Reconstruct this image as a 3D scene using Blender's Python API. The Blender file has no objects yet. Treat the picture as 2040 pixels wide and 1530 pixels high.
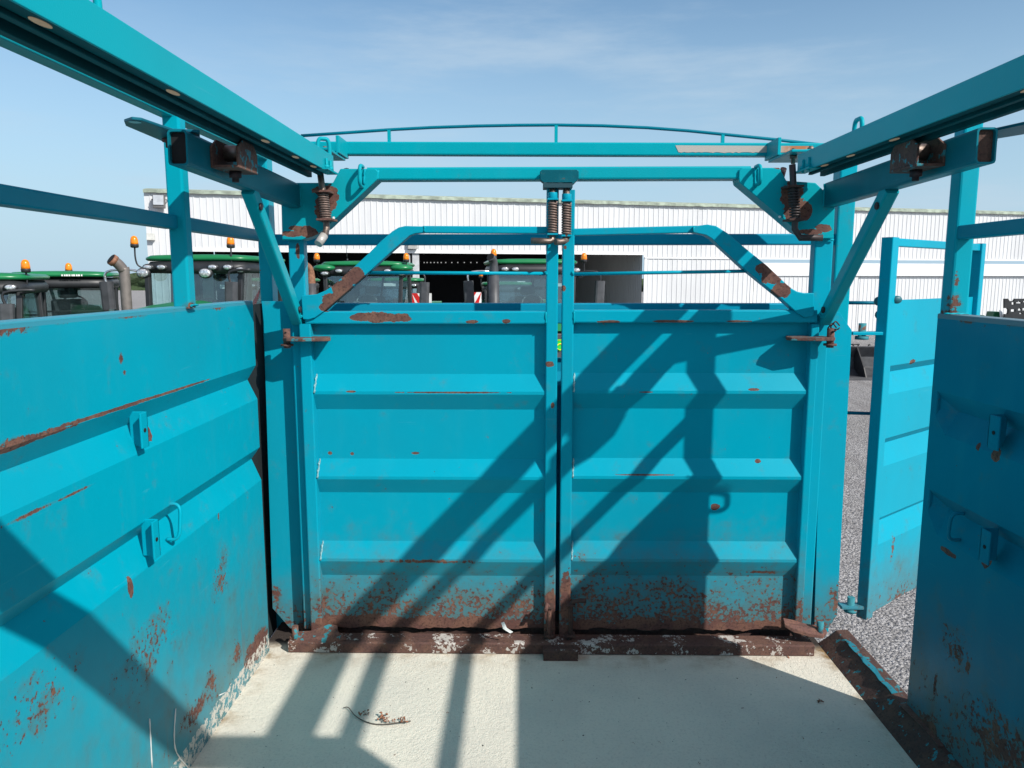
import bpy, bmesh, math, random
from mathutils import Vector, Matrix
random.seed(7)
S = bpy.context.scene
COL = S.collection
R = math.radians

# ------------------------------------------------------------------ camera
F = 1500.0; CX, CY = 1020.0, 765.0; H = 1.59; VX, VY = 1042.0, 552.0
def _basis(p, yaw):
    c, s = math.cos(yaw), math.sin(yaw)
    fw = Vector((-s*math.cos(p), c*math.cos(p), -math.sin(p))); r = Vector((c, s, 0))
    return r, r.cross(fw), fw
PITCH, YAW = math.atan2(CY-VY, F), 0.0
def _pr(P):
    d = Vector(P)-Vector((0, 0, H)); w = d.dot(B[2])
    return CX+F*d.dot(B[0])/w, CY-F*d.dot(B[1])/w
for _ in range(60):
    B = _basis(PITCH, YAW); u, v = _pr((0, 1e6, H)); YAW += (VX-u)/F*.9; PITCH += (v-VY)/F*.9
B = _basis(PITCH, YAW)
def _ray(u, v): return B[0]*((u-CX)/F)-B[1]*((v-CY)/F)+B[2]
O = Vector((0, 0, H))
# surveyed points: where the photograph's sight line meets a known upright or level plane of the place
def PY(u, v, Y): d = _ray(u, v); return O+d*(Y/d.y)
def PX(u, v, X): d = _ray(u, v); return O+d*(X/d.x)
def PZ(u, v, Z): d = _ray(u, v); return O+d*((Z-H)/d.z)
cam = bpy.data.objects.new("camera", bpy.data.cameras.new("camera")); COL.objects.link(cam)
cam.location = O
m = Matrix((B[0], B[1], -B[2])).transposed(); cam.rotation_euler = m.to_euler()
cam.data.sensor_width = 36; cam.data.lens = F/2040*36; cam.data.clip_start = .02; cam.data.clip_end = 3000
S.camera = cam

# ------------------------------------------------------------------ node helpers
class NT:
    def __init__(s, name, kind='mat'):
        if kind == 'mat':
            s.m = bpy.data.materials.new(name); s.m.use_nodes = True; s.t = s.m.node_tree
        else: s.m = kind; s.t = kind.node_tree
        s.t.nodes.clear()
    def n(s, typ, **kw):
        nd = s.t.nodes.new(typ)
        for k, v in kw.items():
            if k == 'I':
                for a, b in v.items(): s.set(nd.inputs[a], b)
            else: setattr(nd, k, v)
        return nd
    def set(s, inp, val):
        if isinstance(val, bpy.types.NodeSocket): s.t.links.new(val, inp)
        else: inp.default_value = val
    def math(s, op, a, b=0.0, clamp=False):
        nd = s.n('ShaderNodeMath', operation=op, use_clamp=clamp); s.set(nd.inputs[0], a); s.set(nd.inputs[1], b); return nd.outputs[0]
    def mix(s, f, a, b):
        nd = s.n('ShaderNodeMix', data_type='RGBA'); s.set(nd.inputs[0], f)
        for i, c in ((6, a), (7, b)): s.set(nd.inputs[i], c if isinstance(c, bpy.types.NodeSocket) else (*c[:3], 1))
        return nd.outputs[2]
    def noise(s, vec, scale, detail=4, rough=.55, dim='3D'):
        nd = s.n('ShaderNodeTexNoise', I={'Scale': scale, 'Detail': detail, 'Roughness': rough})
        s.t.links.new(vec, nd.inputs['Vector']); return nd.outputs[0]
    def ramp(s, f, lo, hi):
        nd = s.n('ShaderNodeMapRange', interpolation_type='SMOOTHSTEP'); s.set(nd.inputs[0], f); s.set(nd.inputs[1], lo); s.set(nd.inputs[2], hi); return nd.outputs[0]
    def pos(s): return s.n('ShaderNodeNewGeometry').outputs['Position']
    def vscale(s, vec, sc):
        nd = s.n('ShaderNodeVectorMath', operation='MULTIPLY'); s.set(nd.inputs[0], vec); nd.inputs[1].default_value = sc; return nd.outputs[0]
    def bump(s, h, dist, strength=1.0):
        nd = s.n('ShaderNodeBump', I={'Strength': strength, 'Distance': dist, 'Height': h}); return nd.outputs[0]
    def out(s, base, rough=.5, metal=0.0, normal=None, **kw):
        b = s.n('ShaderNodeBsdfPrincipled'); s.set(b.inputs['Base Color'], base if isinstance(base, bpy.types.NodeSocket) else (*base[:3], 1))
        s.set(b.inputs['Roughness'], rough); s.set(b.inputs['Metallic'], metal)
        if normal is not None: s.set(b.inputs['Normal'], normal)
        for k, v in kw.items(): s.set(b.inputs[k], v)
        o = s.n('ShaderNodeOutputMaterial'); s.t.links.new(b.outputs[0], o.inputs[0]); return s.m

TEAL = (0.0, 0.345, 0.432)
def rustcol(s, P):
    a = s.noise(P, 14, 3); b = s.noise(P, 90, 4, .7)
    c = s.mix(s.ramp(a, .4, .62), (.135, .062, .050), (.19, .092, .064))
    return s.mix(s.ramp(b, .45, .75), c, (.055, .027, .022))
def paint(name, zr=None, amt=1.0, solid=0, patches=(), base=TEAL, speck=.0, streak=0, plaster=None, grey=0.0, rough=.34):
    """old sprayed steel: slight colour drift, chips that thicken towards the bottom, rust patches, grime"""
    s = NT(name); P = s.pos(); sep = s.n('ShaderNodeSeparateXYZ'); s.t.links.new(P, sep.inputs[0]); z = sep.outputs[2]
    base = (base[0]*.9, base[1]*.925, base[2]*1.02); low = s.noise(P, 1.7, 3); hi = s.noise(P, 58, 6, .68); mid = s.noise(P, 11, 4, .6)
    col = s.mix(s.ramp(low, .3, .7), base, (base[0]+.004, base[1]*.90, base[2]*.90))
    col = s.mix(s.math('MULTIPLY', s.ramp(mid, .45, .8), .10), col, (.01, .37, .47))
    fade = s.noise(s.vscale(P, (8, 8, 1.3)), 1.0, 4, .6)
    col = s.mix(s.math('MULTIPLY', s.ramp(fade, .5, .78), .10), col, (.05, .32, .37))
    if grey:
        g = s.math('MULTIPLY', s.ramp(z, .75, .0), s.ramp(s.math('ADD', s.math('MULTIPLY', s.noise(s.vscale(P, (9, 9, 1.6)), 1.0, 5, .6), 1.0), 0), .38, .7))
        col = s.mix(s.math('MULTIPLY', g, grey), col, (.085, .25, .26))
    # height field of chips
    th = s.math('ADD', .745-speck*.075, 0.0)
    if zr:
        t = s.n('ShaderNodeMapRange', interpolation_type='LINEAR'); s.set(t.inputs[0], z); t.inputs[1].default_value = zr[1]; t.inputs[2].default_value = zr[0]
        t = s.math('POWER', t.outputs[0], 1.35)
        th = s.math('SUBTRACT', th, s.math('MULTIPLY', t, .30*amt))
    comb = s.math('ADD', s.math('MULTIPLY', hi, .72), s.math('MULTIPLY', mid, .28))
    chip = s.math('GREATER_THAN', comb, th)
    halo = s.ramp(s.math('SUBTRACT', comb, th), -.075, .0); col = s.mix(s.math('MULTIPLY', halo, .30), col, (.07, .17, .17))
    if zr:
        film = s.math('MULTIPLY', s.ramp(s.math('ADD', t, s.math('MULTIPLY', s.math('SUBTRACT', mid, .5), .9)), .08, .90), .80*min(1, amt)); col = s.mix(film, col, (.105, .125, .11))
    sc_ = s.math('GREATER_THAN', s.noise(s.vscale(P, (3.5, 3.5, 75)), 1.0, 5, .6), .70); col = s.mix(s.math('MULTIPLY', sc_, .16), col, (.10, .42, .47))
    if solid:
        e = s.math('ADD', z, s.math('MULTIPLY', s.math('SUBTRACT', s.noise(P, 7, 6, .7), .5), -.16))
        chip = s.math('MAXIMUM', chip, s.math('LESS_THAN', e, solid))
    if patches:
        wv = s.math('MULTIPLY', s.math('SUBTRACT', s.noise(P, 26, 5, .62), .5), 1.5)
        soft = None
        for pt in patches:
            c, r = pt[0], pt[1]
            sb = s.n('ShaderNodeVectorMath', operation='SUBTRACT'); s.set(sb.inputs[0], P); sb.inputs[1].default_value = c
            sc = s.vscale(sb.outputs[0], tuple(1/q for q in r))
            ln = s.n('ShaderNodeVectorMath', operation='LENGTH'); s.set(ln.inputs[0], sc)
            if len(pt) > 2:
                q = s.math('MULTIPLY', s.math('MAXIMUM', s.math('SUBTRACT', 1.25, ln.outputs['Value']), 0.0), pt[2])
                soft = q if soft is None else s.math('MAXIMUM', soft, q); continue
            k = s.math('LESS_THAN', s.math('ADD', ln.outputs['Value'], wv), 1.0)
            chip = s.math('MAXIMUM', chip, k)
        if soft is not None:
            chip = s.math('MAXIMUM', chip, s.math('GREATER_THAN', s.math('ADD', comb, soft), .66))
            col = s.mix(s.math('MULTIPLY', s.ramp(s.math('ADD', s.math('ADD', s.math('MULTIPLY', mid, .6), .2), soft), .54, .78), .78), col, (.085, .13, .12))
    if streak:
        st = s.noise(s.vscale(P, (22, 22, 1.1)), 1.0, 4, .6)
        k = s.math('MULTIPLY', s.ramp(st, .60, .74), s.ramp(z, streak, 0.02))
        col = s.mix(s.math('MULTIPLY', k, .75), col, (.15, .11, .08))
    col = s.mix(chip, col, rustcol(s, P))
    if plaster:
        k = s.math('MULTIPLY', s.math('GREATER_THAN', s.noise(P, 34, 6, .75), plaster[0]), s.math('LESS_THAN', s.math('ADD', z, s.math('MULTIPLY', mid, -.06)), plaster[1]))
        col = s.mix(k, col, (.55, .52, .46))
    rgh = s.math('ADD', rough, s.math('ADD', s.math('MULTIPLY', chip, .42), s.math('MULTIPLY', mid, .12)))
    h = s.math('ADD', s.math('MULTIPLY', chip, -.6), s.math('ADD', s.math('MULTIPLY', s.noise(P, 260, 2), .15), s.math('MULTIPLY', low, .8)))
    h = s.math('ADD', h, s.math('MULTIPLY', s.math('MULTIPLY', chip, s.noise(P, 160, 3)), .8))
    return s.out(col, rgh, 0.0, s.bump(h, .0016), **{'Specular IOR Level': .24, 'Specular Tint': (.22, .85, 1.0, 1)})
def rusty(name, dark=1.0, teal=0.0, plaster=0.0, rough=.85):
    s = NT(name); P = s.pos(); c = rustcol(s, P)
    c = s.mix(1.0, c, c) if dark == 1 else s.mix(1-dark, c, (.018, .013, .012))
    if teal: c = s.mix(s.math('GREATER_THAN', s.noise(P, 26, 5, .65), 1-teal), c, (.03, .22, .26))
    if plaster: c = s.mix(s.math('GREATER_THAN', s.math('ADD', s.math('MULTIPLY', s.noise(P, 9, 2), .5), s.math('MULTIPLY', s.noise(P, 70, 5, .7), .5)), 1-plaster), c, (.50, .46, .42))
    return s.out(c, rough, 0, s.bump(s.math('ADD', s.noise(P, 120, 4, .7), s.math('MULTIPLY', s.noise(P, 18, 3), 2)), .002))
def plain(name, col, rough=.5, metal=0.0, var=.12, scale=6.0, bump=0.0, **kw):
    s = NT(name); P = s.pos(); n = s.noise(P, scale, 4)
    c = s.mix(s.ramp(n, .3, .7), tuple(x*(1-var) for x in col), tuple(min(1, x*(1+var)) for x in col))
    return s.out(c, rough, metal, s.bump(s.noise(P, scale*14, 3), bump) if bump else None, **kw)

# ------------------------------------------------------------------ mesh helpers
class MB:
    def __init__(s): s.b = bmesh.new()
    def poly_prism(s, pts, d):
        """closed outline of 3-D points pushed along vector d"""
        d = Vector(d); a = [s.b.verts.new(Vector(p)) for p in pts]; c = [s.b.verts.new(Vector(p)+d) for p in pts]
        n = len(a); s.b.faces.new(a); s.b.faces.new(c[::-1])
        for i in range(n): s.b.faces.new((a[i], c[i], c[(i+1) % n], a[(i+1) % n])) 
        return s
    def box(s, lo, hi):
        x0, y0, z0 = lo; x1, y1, z1 = hi
        return s.poly_prism([(x0, y0, z0), (x1, y0, z0), (x1, y1, z0), (x0, y1, z0)], (0, 0, z1-z0))
    def frame(s, d, up=(0, 0, 1)):
        d = d.normalized(); up = Vector(up)
        if abs(d.dot(up)) > .97: up = Vector((0, 1, 0))
        x = d.cross(up).normalized(); return x, x.cross(d)
    def bar(s, p0, p1, w, h, r=.006, up=(0, 0, 1), hollow=False):
        """rounded rectangular section w (sideways) x h (along up) from p0 to p1 (centre line)"""
        p0, p1 = Vector(p0), Vector(p1); x, y = s.frame(p1-p0, up); prof = []
        r = min(r, w*.45, h*.45)
        for cx, cy, a0 in ((w/2-r, h/2-r, 0), (-w/2+r, h/2-r, 90), (-w/2+r, -h/2+r, 180), (w/2-r, -h/2+r, 270)):
            for k in range(3): a = R(a0+45*k); prof.append((cx+r*math.cos(a), cy+r*math.sin(a)))
        if hollow:
            t = .005; k = (w-2*t)/w; q = (h-2*t)/h
            L = [[s.b.verts.new(p+x*a*kk+y*b*qq) for a, b in prof] for p, kk, qq in ((p0, k, q), (p0, 1, 1), (p1, 1, 1))]
            inn = [s.b.verts.new(p0+(p1-p0)*.9+x*a*k+y*b*q) for a, b in prof]
            L = [inn]+L; n = len(prof)
            for j in range(3):
                for i in range(n): s.b.faces.new((L[j][i], L[j][(i+1) % n], L[j+1][(i+1) % n], L[j+1][i]))
            s.b.faces.new(L[3]); s.b.faces.new(inn)
        else: s.poly_prism([p0+x*a+y*b for a, b in prof], p1-p0)
        return s
    def tube(s, pts, r, n=10, cap=True):
        pts = [Vector(p) for p in pts]; rr = r if isinstance(r, (list, tuple)) else [r]*len(pts); rings = []; px = None
        for i, p in enumerate(pts):
            d = (pts[min(i+1, len(pts)-1)]-pts[max(i-1, 0)]).normalized()
            if px is None: px, _ = s.frame(d)
            x = (px-d*px.dot(d)).normalized(); y = d.cross(x); px = x
            rings.append([s.b.verts.new(p+(x*math.cos(2*math.pi*k/n)+y*math.sin(2*math.pi*k/n))*rr[i]) for k in range(n)])
        for a, b in zip(rings, rings[1:]):
            for k in range(n): f = s.b.faces.new((a[k], a[(k+1) % n], b[(k+1) % n], b[k])); f.smooth = True
        if cap: s.b.faces.new(rings[0][::-1]); s.b.faces.new(rings[-1])
        return s
    def ball(s, c, r, sx=1, sy=1, sz=1, seg=14):
        g = bmesh.ops.create_uvsphere(s.b, u_segments=seg, v_segments=max(6, seg//2), radius=r, matrix=Matrix.Translation(Vector(c)) @ Matrix.Diagonal((sx, sy, sz, 1)))
        for v_ in g['verts']:
            for f in v_.link_faces: f.smooth = True
        return s
    def lathe(s, c, prof, n=16):
        """prof: (radius, z) list about a vertical axis at c"""
        c = Vector(c); rings = [[s.b.verts.new(c+Vector((r*math.cos(2*math.pi*k/n), r*math.sin(2*math.pi*k/n), z))) for k in range(n)] for r, z in prof]
        for a, b in zip(rings, rings[1:]):
            for k in range(n): f = s.b.faces.new((a[k], a[(k+1) % n], b[(k+1) % n], b[k])); f.smooth = True
        s.b.faces.new(rings[0][::-1]); s.b.faces.new(rings[-1]); return s
    def sheet(s, rows, close=False):
        """grid of points -> faces"""
        V = [[s.b.verts.new(Vector(p)) for p in r] for r in rows]
        for a, b in zip(V, V[1:]):
            for i in range(len(a)-1): s.b.faces.new((a[i], a[i+1], b[i+1], b[i]))
        return s
    def helix(s, p0, p1, rad, wire, turns, n=10):
        p0, p1 = Vector(p0), Vector(p1); d = p1-p0; x, y = s.frame(d); pts = []
        for i in range(turns*n+1):
            a = 2*math.pi*i/n; pts.append(p0+d*(i/(turns*n))+(x*math.cos(a)+y*math.sin(a))*rad)
        return s.tube(pts, wire, 6)
    def xform(s, M): bmesh.ops.transform(s.b, matrix=M, verts=s.b.verts); return s
    def build(s, name, mat, parent=None, bevel=0.0, solid=0.0):
        bmesh.ops.recalc_face_normals(s.b, faces=s.b.faces)
        me = bpy.data.meshes.new(name); s.b.to_mesh(me); s.b.free(); me.materials.append(mat)
        o = bpy.data.objects.new(name, me); COL.objects.link(o)
        if parent is not None: o.parent = parent; o.matrix_parent_inverse = Matrix.Identity(4); 
        if parent is not None and not s.local: 
            o.matrix_basis = parent_world(parent).inverted()
        if solid: md = o.modifiers.new('thickness', 'SOLIDIFY'); md.thickness = solid; md.offset = 0
        if bevel:
            md = o.modifiers.new('edge', 'BEVEL'); md.width = bevel; md.segments = 2; md.limit_method = 'ANGLE'; md.angle_limit = R(35)
        return o
    local = False
def parent_world(o):
    M = Matrix.Identity(4)
    while o is not None: M = o.matrix_basis @ M; o = o.parent
    return M
def thing(name, label, cat, loc=(0, 0, 0), rot=0, group=None):
    o = bpy.data.objects.new(name, None); COL.objects.link(o); o.empty_display_size = .2
    o.location = loc; o.rotation_euler = (0, 0, rot); return tag(o, label, cat, group)
def tag(o, label, cat, group=None):
    o['label'] = label; o['category'] = cat
    if group: o['group'] = group
    return o
def lerp(a, b, t): return a+(b-a)*t
def curve(pts, n=4):
    """Catmull-Rom through points"""
    P = [Vector(p) for p in pts]; out = []
    for i in range(len(P)-1):
        a, b, c, d = P[max(i-1, 0)], P[i], P[i+1], P[min(i+2, len(P)-1)]
        for k in range(n):
            t = k/n; out.append(.5*((2*b)+(c-a)*t+(2*a-5*b+4*c-d)*t*t+(3*b-a-3*c+d)*t**3))
    out.append(P[-1]); return out

# ------------------------------------------------------------------ geometry constants (metres; z = 0 is the trailer floor)
XL, XR = -1.09, 1.39
GZ = -1.05                      # the yard
YF = 3.08                       # front of the gate frames
YS = 3.125                      # gate sheet
YB = 3.40                       # front frame of the trailer

# ------------------------------------------------------------------ materials
def pc(u, v, Y, rx, rz, ry=.06): p = PY(u, v, Y); return (tuple(p), (rx, ry, rz))

def pxl(u, v, X, ry, rz, rx=.05): p = PX(u, v, X); return (tuple(p), (rx, ry, rz))
M_frame = paint('teal_paint_frame', base=(.0, .37, .40), speck=.15, patches=[
    pc(610, 462, 3.085, .05, .022), pc(585, 466, 3.085, .06, .012), pc(655, 395, 3.085, .036, .06), pc(640, 418, 3.085, .03, .05), pc(648, 380, 3.085, .05, .02),
    pc(1578, 395, 3.085, .045, .07), pc(1600, 420, 3.085, .035, .04), pc(1640, 455, 3.085, .035, .016), pc(1615, 462, 3.085, .05, .012), pc(1558, 334, 3.085, .04, .006),
    (*pc(1668, 1205, 3.15, .05, .10), 0.22), pc(1690, 917, 3.15, .008, .008), (*pc(548, 1190, 3.15, .03, .06), 0.22), pc(592, 455, 3.1, .03, .012)], zr=(.06, .45), amt=.75)
M_low = paint('teal_paint_uprights', speck=.15, zr=(.06, .45), amt=.75, patches=[(*pc(1668, 1205, 3.15, .05, .10), .22), pc(1690, 917, 3.15, .008, .008), (*pc(548, 1190, 3.15, .03, .06), .22), pc(592, 500, 3.1, .008, .03)])
M_front = paint('teal_paint_front_frame', base=(.0, .35, .375), speck=.1)
s = NT('bare_galvanised_patch'); P_ = s.pos()
M_gate_l = paint('teal_paint_left_gate', zr=(.05, .70), amt=.98, solid=.11, patches=[
    pc(760, 632, 3.075, .10, .020), pc(720, 632, 3.075, .05, .018), pc(795, 633, 3.075, .05, .018), pc(683, 575, 3.075, .05, .04), pc(665, 600, 3.075, .045, .035), pc(705, 550, 3.075, .05, .035), pc(650, 612, 3.075, .03, .02),
    pc(900, 782, 3.088, .22, .0035), pc(700, 780, 3.088, .02, .004), pc(657, 903, 3.12, .010, .009), pc(701, 904, 3.12, .007, .006), pc(828, 903, 3.12, .018, .005),
    pc(940, 641, 3.08, .03, .007), pc(1010, 640, 3.08, .02, .010), pc(1095, 725, 3.08, .018, .013), pc(1101, 808, 3.08, .008, .013), (*pc(850, 1118, 3.09, .3, .012), 0.22), (*pc(1097, 1215, 3.08, .035, .10), .45), (*pc(640, 1210, 3.1, .04, .09), 0.22)])
M_gate_r = paint('teal_paint_right_gate', zr=(.03, .74), amt=1.08, solid=.10, patches=[
    pc(1537, 550, 3.075, .045, .035), pc(1555, 578, 3.075, .04, .03), pc(1520, 535, 3.075, .03, .02), pc(1210, 641, 3.08, .05, .006), pc(1340, 640, 3.08, .10, .005), pc(1470, 640, 3.08, .06, .004),
    pc(1500, 776, 3.09, .025, .005), pc(1285, 781, 3.09, .03, .003), pc(1512, 921, 3.1, .012, .008), pc(1425, 1010, 3.12, .018, .014), pc(1123, 575, 3.08, .009, .012), pc(1126, 493, 3.08, .006, .008), pc(1128, 470, 3.08, .012, .02),
    pc(1280, 946, 3.09, .12, .003), (*pc(1520, 1142, 3.1, .12, .012), 0.22), (*pc(1130, 1195, 3.08, .035, .14), .45), (*pc(1605, 1190, 3.08, .02, .10), 0.22)])
M_wall_l = paint('teal_paint_left_wall', base=(.0, .345, .42), zr=(-.15, .95), amt=.66, streak=.42, grey=.6, plaster=(.50, .055), patches=[
    (*pxl(300, 1290, XL, .25, .12), .13), (*pxl(70, 1400, XL, .2, .1), .12), (*pxl(440, 1150, XL, .12, .12), .12), pxl(20, 893, XL, .10, .008), pxl(85, 868, XL, .12, .006), (*pxl(30, 880, XL, .18, .012), 0.22), (*pxl(120, 850, XL, .25, .007), 0.22), pxl(240, 812, XL, .3, .005), pxl(340, 780, XL, .3, .004), (*pxl(60, 1022, XL, .14, .006), 0.22), (*pxl(140, 985, XL, .10, .004), 0.22),
    (*pxl(240, 715, XL, .018, .022), 0.22), (*pxl(246, 742, XL, .014, .012), 0.22), pxl(290, 862, XL-.02, .02, .03), pxl(305, 1085, XL-.02, .02, .03), pxl(258, 1170, XL, .014, .03), (*pxl(10, 655, XL, .12, .020), 0.22), (*pxl(100, 640, XL, .14, .010), 0.22),
    (*pxl(255, 628, XL, .12, .010), 0.22), (*pxl(430, 612, XL, .09, .012), 0.22), (*pxl(545, 1275, XL, .10, .05), 0.22), (*pxl(510, 1290, XL, .16, .06), .40), (*pxl(420, 1365, XL, .06, .10), .17), (*pxl(390, 1415, XL, .14, .06), .20), (*pxl(470, 1300, XL, .05, .06), 0.22), (*pxl(434, 1030, XL, .010, .02), 0.22)])
M_wall_r = paint('teal_paint_right_wall_shaded', base=(.0, .205, .285), zr=(-.1, .75), amt=.95, streak=.35, grey=.3, plaster=(.66, .02), patches=[(*pxl(1900, 1290, XR, .12, .10), .16), (*pxl(1990, 1480, XR, .22, .14), .2), (*pxl(1850, 1450, XR, .1, .05), .3),  # darker copy of the wall teal, deepens the shade on this side
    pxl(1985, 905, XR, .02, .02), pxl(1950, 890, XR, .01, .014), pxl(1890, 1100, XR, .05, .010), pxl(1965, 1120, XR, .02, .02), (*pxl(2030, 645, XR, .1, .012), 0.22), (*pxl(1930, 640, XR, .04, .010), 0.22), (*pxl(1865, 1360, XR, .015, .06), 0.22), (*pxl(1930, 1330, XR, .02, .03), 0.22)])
M_post_r = paint('teal_paint_side_post', base=(.0, .36, .42), speck=.2, patches=[(*pc(1900, 600, 2.49, .03, .04), 0.22), (*pc(1895, 625, 2.49, .04, .02), 0.22), (*pc(1905, 560, 2.49, .015, .03), 0.22), pc(383, 570, 2.42, .010, .05), (*pc(380, 612, 2.42, .03, .02), .2)])
M_rail = paint('teal_paint_rail', base=(.0, .37, .395), speck=.12)
M_under = paint('grimy_shaded_rail_underside', base=(.005, .085, .09), speck=1.2, rough=.6)  # grime specks over a dark base that paints in the underside shade
M_door = paint('teal_paint_side_door', base=(.0, .36, .455), zr=(.03, .5), amt=.7, streak=.35, patches=[(*pc(1778, 1090, 3.45, .018, .085), 0.22), (*pc(1800, 1195, 3.5, .16, .035), 0.22), pc(1815, 720, 3.5, .03, .012)])
M_rust = rusty('brown_rust'); M_rust_d = rusty('dark_rust', .45); M_rust_w = rusty('rust_with_plaster', .7, 0, .44); M_rust_t = rusty('rust_with_teal_remains', .85, .42)
M_steel = plain('worn_bare_steel', (.20, .155, .13), .45, .75, .35, 40, .0006)
M_spring = plain('rusty_spring_steel', (.19, .135, .115), .55, .45, .3, 60, .0004)
M_bolt = plain('dark_bolt', (.045, .03, .035), .6, .5, .4, 60)
M_weld = plain('bright_weld_bead', (.30, .55, .58), .3, .1, .3, 120, .003)
M_black = plain('black_void', (.004, .004, .005), .8)

def mat_floor():
    s = NT('cream_resin_floor'); P = s.pos(); a = s.noise(P, 3, 5, .6); b = s.noise(P, 95, 4, .65); c = s.noise(P, 38, 3, .5)
    col = s.mix(s.ramp(a, .3, .75), (.77, .715, .60), (.68, .635, .545))
    col = s.mix(s.math('MULTIPLY', s.ramp(b, .50, .66), .42), col, (.52, .49, .42))
    col = s.mix(s.math('GREATER_THAN', s.noise(P, 62, 2, .5), .735), col, (.06, .045, .035))
    sep = s.n('ShaderNodeSeparateXYZ'); s.t.links.new(P, sep.inputs[0])
    # rust bleeding from sill and edges
    e = s.math('ADD', s.ramp(sep.outputs[1], 2.84, 3.06), s.math('MAXIMUM', s.ramp(sep.outputs[0], -.98, -1.10), s.ramp(sep.outputs[0], 1.22, 1.33)))
    k = s.math('MULTIPLY', s.math('MULTIPLY', e, s.ramp(s.noise(P, 9, 5, .6), .42, .72)), .75)
    col = s.mix(k, col, (.30, .19, .09))
    k = s.math('MULTIPLY', s.ramp(sep.outputs[1], 3.05, 3.12), 1.0); col = s.mix(k, col, (.05, .04, .035))  # floor behind the sill painted dark for the gates' shade
    return s.out(col, .9, 0, s.bump(s.math('ADD', s.math('MULTIPLY', c, .55), s.math('ADD', s.math('MULTIPLY', b, .55), s.math('MULTIPLY', s.noise(P, 190, 3, .6), .35))), .006), **{'Specular IOR Level': .2})
M_floor = mat_floor()

# ------------------------------------------------------------------ the livestock trailer
TR = thing('livestock_trailer', 'open-topped teal livestock trailer body with ribbed rusty side walls, posts, rails and cream floor', 'trailer', (.15, 1.0, 0))
MB().box((-1.12, -2.6, -.05), (1.30, 3.5, 0)).build('floor', M_floor, TR)
YW0 = -2.6
def prof_wall(out, zs):
    """(x offset outwards, z) of the pressed sheet"""
    top, g1, g2 = zs; return [(0, .0), (0, g2[2]), (out, g2[1]), (0, g2[0]), (0, g1[2]), (out, g1[1]), (0, g1[0]), (0, top)]
GL = (1.49, (1.235, 1.175, 1.095), (.895, .845, .755)); GR = (1.463, (1.215, 1.155, 1.075), (.875, .825, .735))
def wall_sheet(X, sgn, zs, y1, zb, inset):
    b = MB(); rows = []
    pr = prof_wall(.037*sgn, zs); pr[0] = (0, zb)
    ys = [YW0, y1-inset, y1] if inset else [YW0, y1]
    for i, y in enumerate(ys):
        k = 0 if (inset and i == 2) else 1
        rows.append([(X+o*k, y, z) for o, z in pr])
    b.sheet(rows); return b
wl = wall_sheet(XL, -1, GL, 3.03, -.02, 0).build('side_wall', M_wall_l, TR, solid=.006); wl['label'] = 'sunlit left side wall of pressed teal sheet'
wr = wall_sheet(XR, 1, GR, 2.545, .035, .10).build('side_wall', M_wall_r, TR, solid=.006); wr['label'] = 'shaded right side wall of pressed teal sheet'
# top flanges of the walls
MB().box((XL-.055, YW0, 1.478), (XL+.003, 3.033, 1.4965)).build('top_flange', paint('worn_left_flange', base=(.045, .31, .37), speck=.75), wl, .004)
MB().box((XR-.004, YW0, 1.452), (XR+.055, 2.548, 1.470)).build('top_flange', paint('worn_top_flange', base=(.16, .24, .25), speck=.8), wr, .004)
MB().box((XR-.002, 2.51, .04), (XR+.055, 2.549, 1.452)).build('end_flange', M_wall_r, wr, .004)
# tabs and loops on the walls
def tab(X, sg, y, z, par, w=.032, h=.085):
    b = MB(); b.box((min(X, X+sg*.05), y+w-.006, z-h/2), (max(X, X+sg*.05), y+w, z+h/2))
    b.box((min(X+sg*.044, X+sg*.05), y, z-h/2), (max(X+sg*.044, X+sg*.05), y+w, z+h/2)); 
    t = b.build('bracket_tab', M_wall_l if sg > 0 else M_wall_r, par, .002)
    MB().tube([(X+sg*.049, y+w*.45, z), (X+sg*.052, y+w*.45, z)], .006).build('bolt_hole', M_black, t)
tab(XL-.02, 1, 2.04, 1.165, wl, .038, .10); tab(XL-.01, 1, 2.045, .845, wl, .036, .11)
tab(XR+.02, -1, 2.13, 1.145, wr, .05, .10); tab(XR+.01, -1, 2.11, .81, wr, .045, .10)
def loop(P0, P1, out, r, par, mat, name='tie_loop'):
    P0, P1, out = Vector(P0), Vector(P1), Vector(out)
    q = [P0-out*.2, P0+out*.6, lerp(P0, P1, .15)+out, lerp(P0, P1, .5)+out*1.05, lerp(P0, P1, .85)+out, P1+out*.6, P1-out*.2]
    return MB().tube(curve(q, 4), r, 8).build(name, mat, par)
loop((XL, 2.235, .895), (XL, 2.215, .79), (.032, 0, 0), .0055, wl, M_wall_l); loop((XR, 2.32, .85), (XR, 2.33, .76), (-.032, 0, 0), .0055, wr, M_wall_r); loop((1.45, 2.53, 1.375), (1.45, 2.53, 1.295), (.085, 0, 0), .009, wr, M_wall_r)
# white plaster trowel marks at the foot of the left wall
for q in (((298, 1432), (300, 1470), (303, 1530)), ((350, 1412), (347, 1465), (352, 1500), (376, 1530)), ((437, 1385), (452, 1378))):
    b = MB(); pts = [PX(u, v, XL+.0045) for u, v in q]; b.tube(curve(pts, 3), [.0016+.001*(i % 2) for i in range(len(curve(pts, 3)))], 5); b.build('plaster_streak', plain('white_plaster_streak', (.62, .64, .62), .9), wl)
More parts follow.
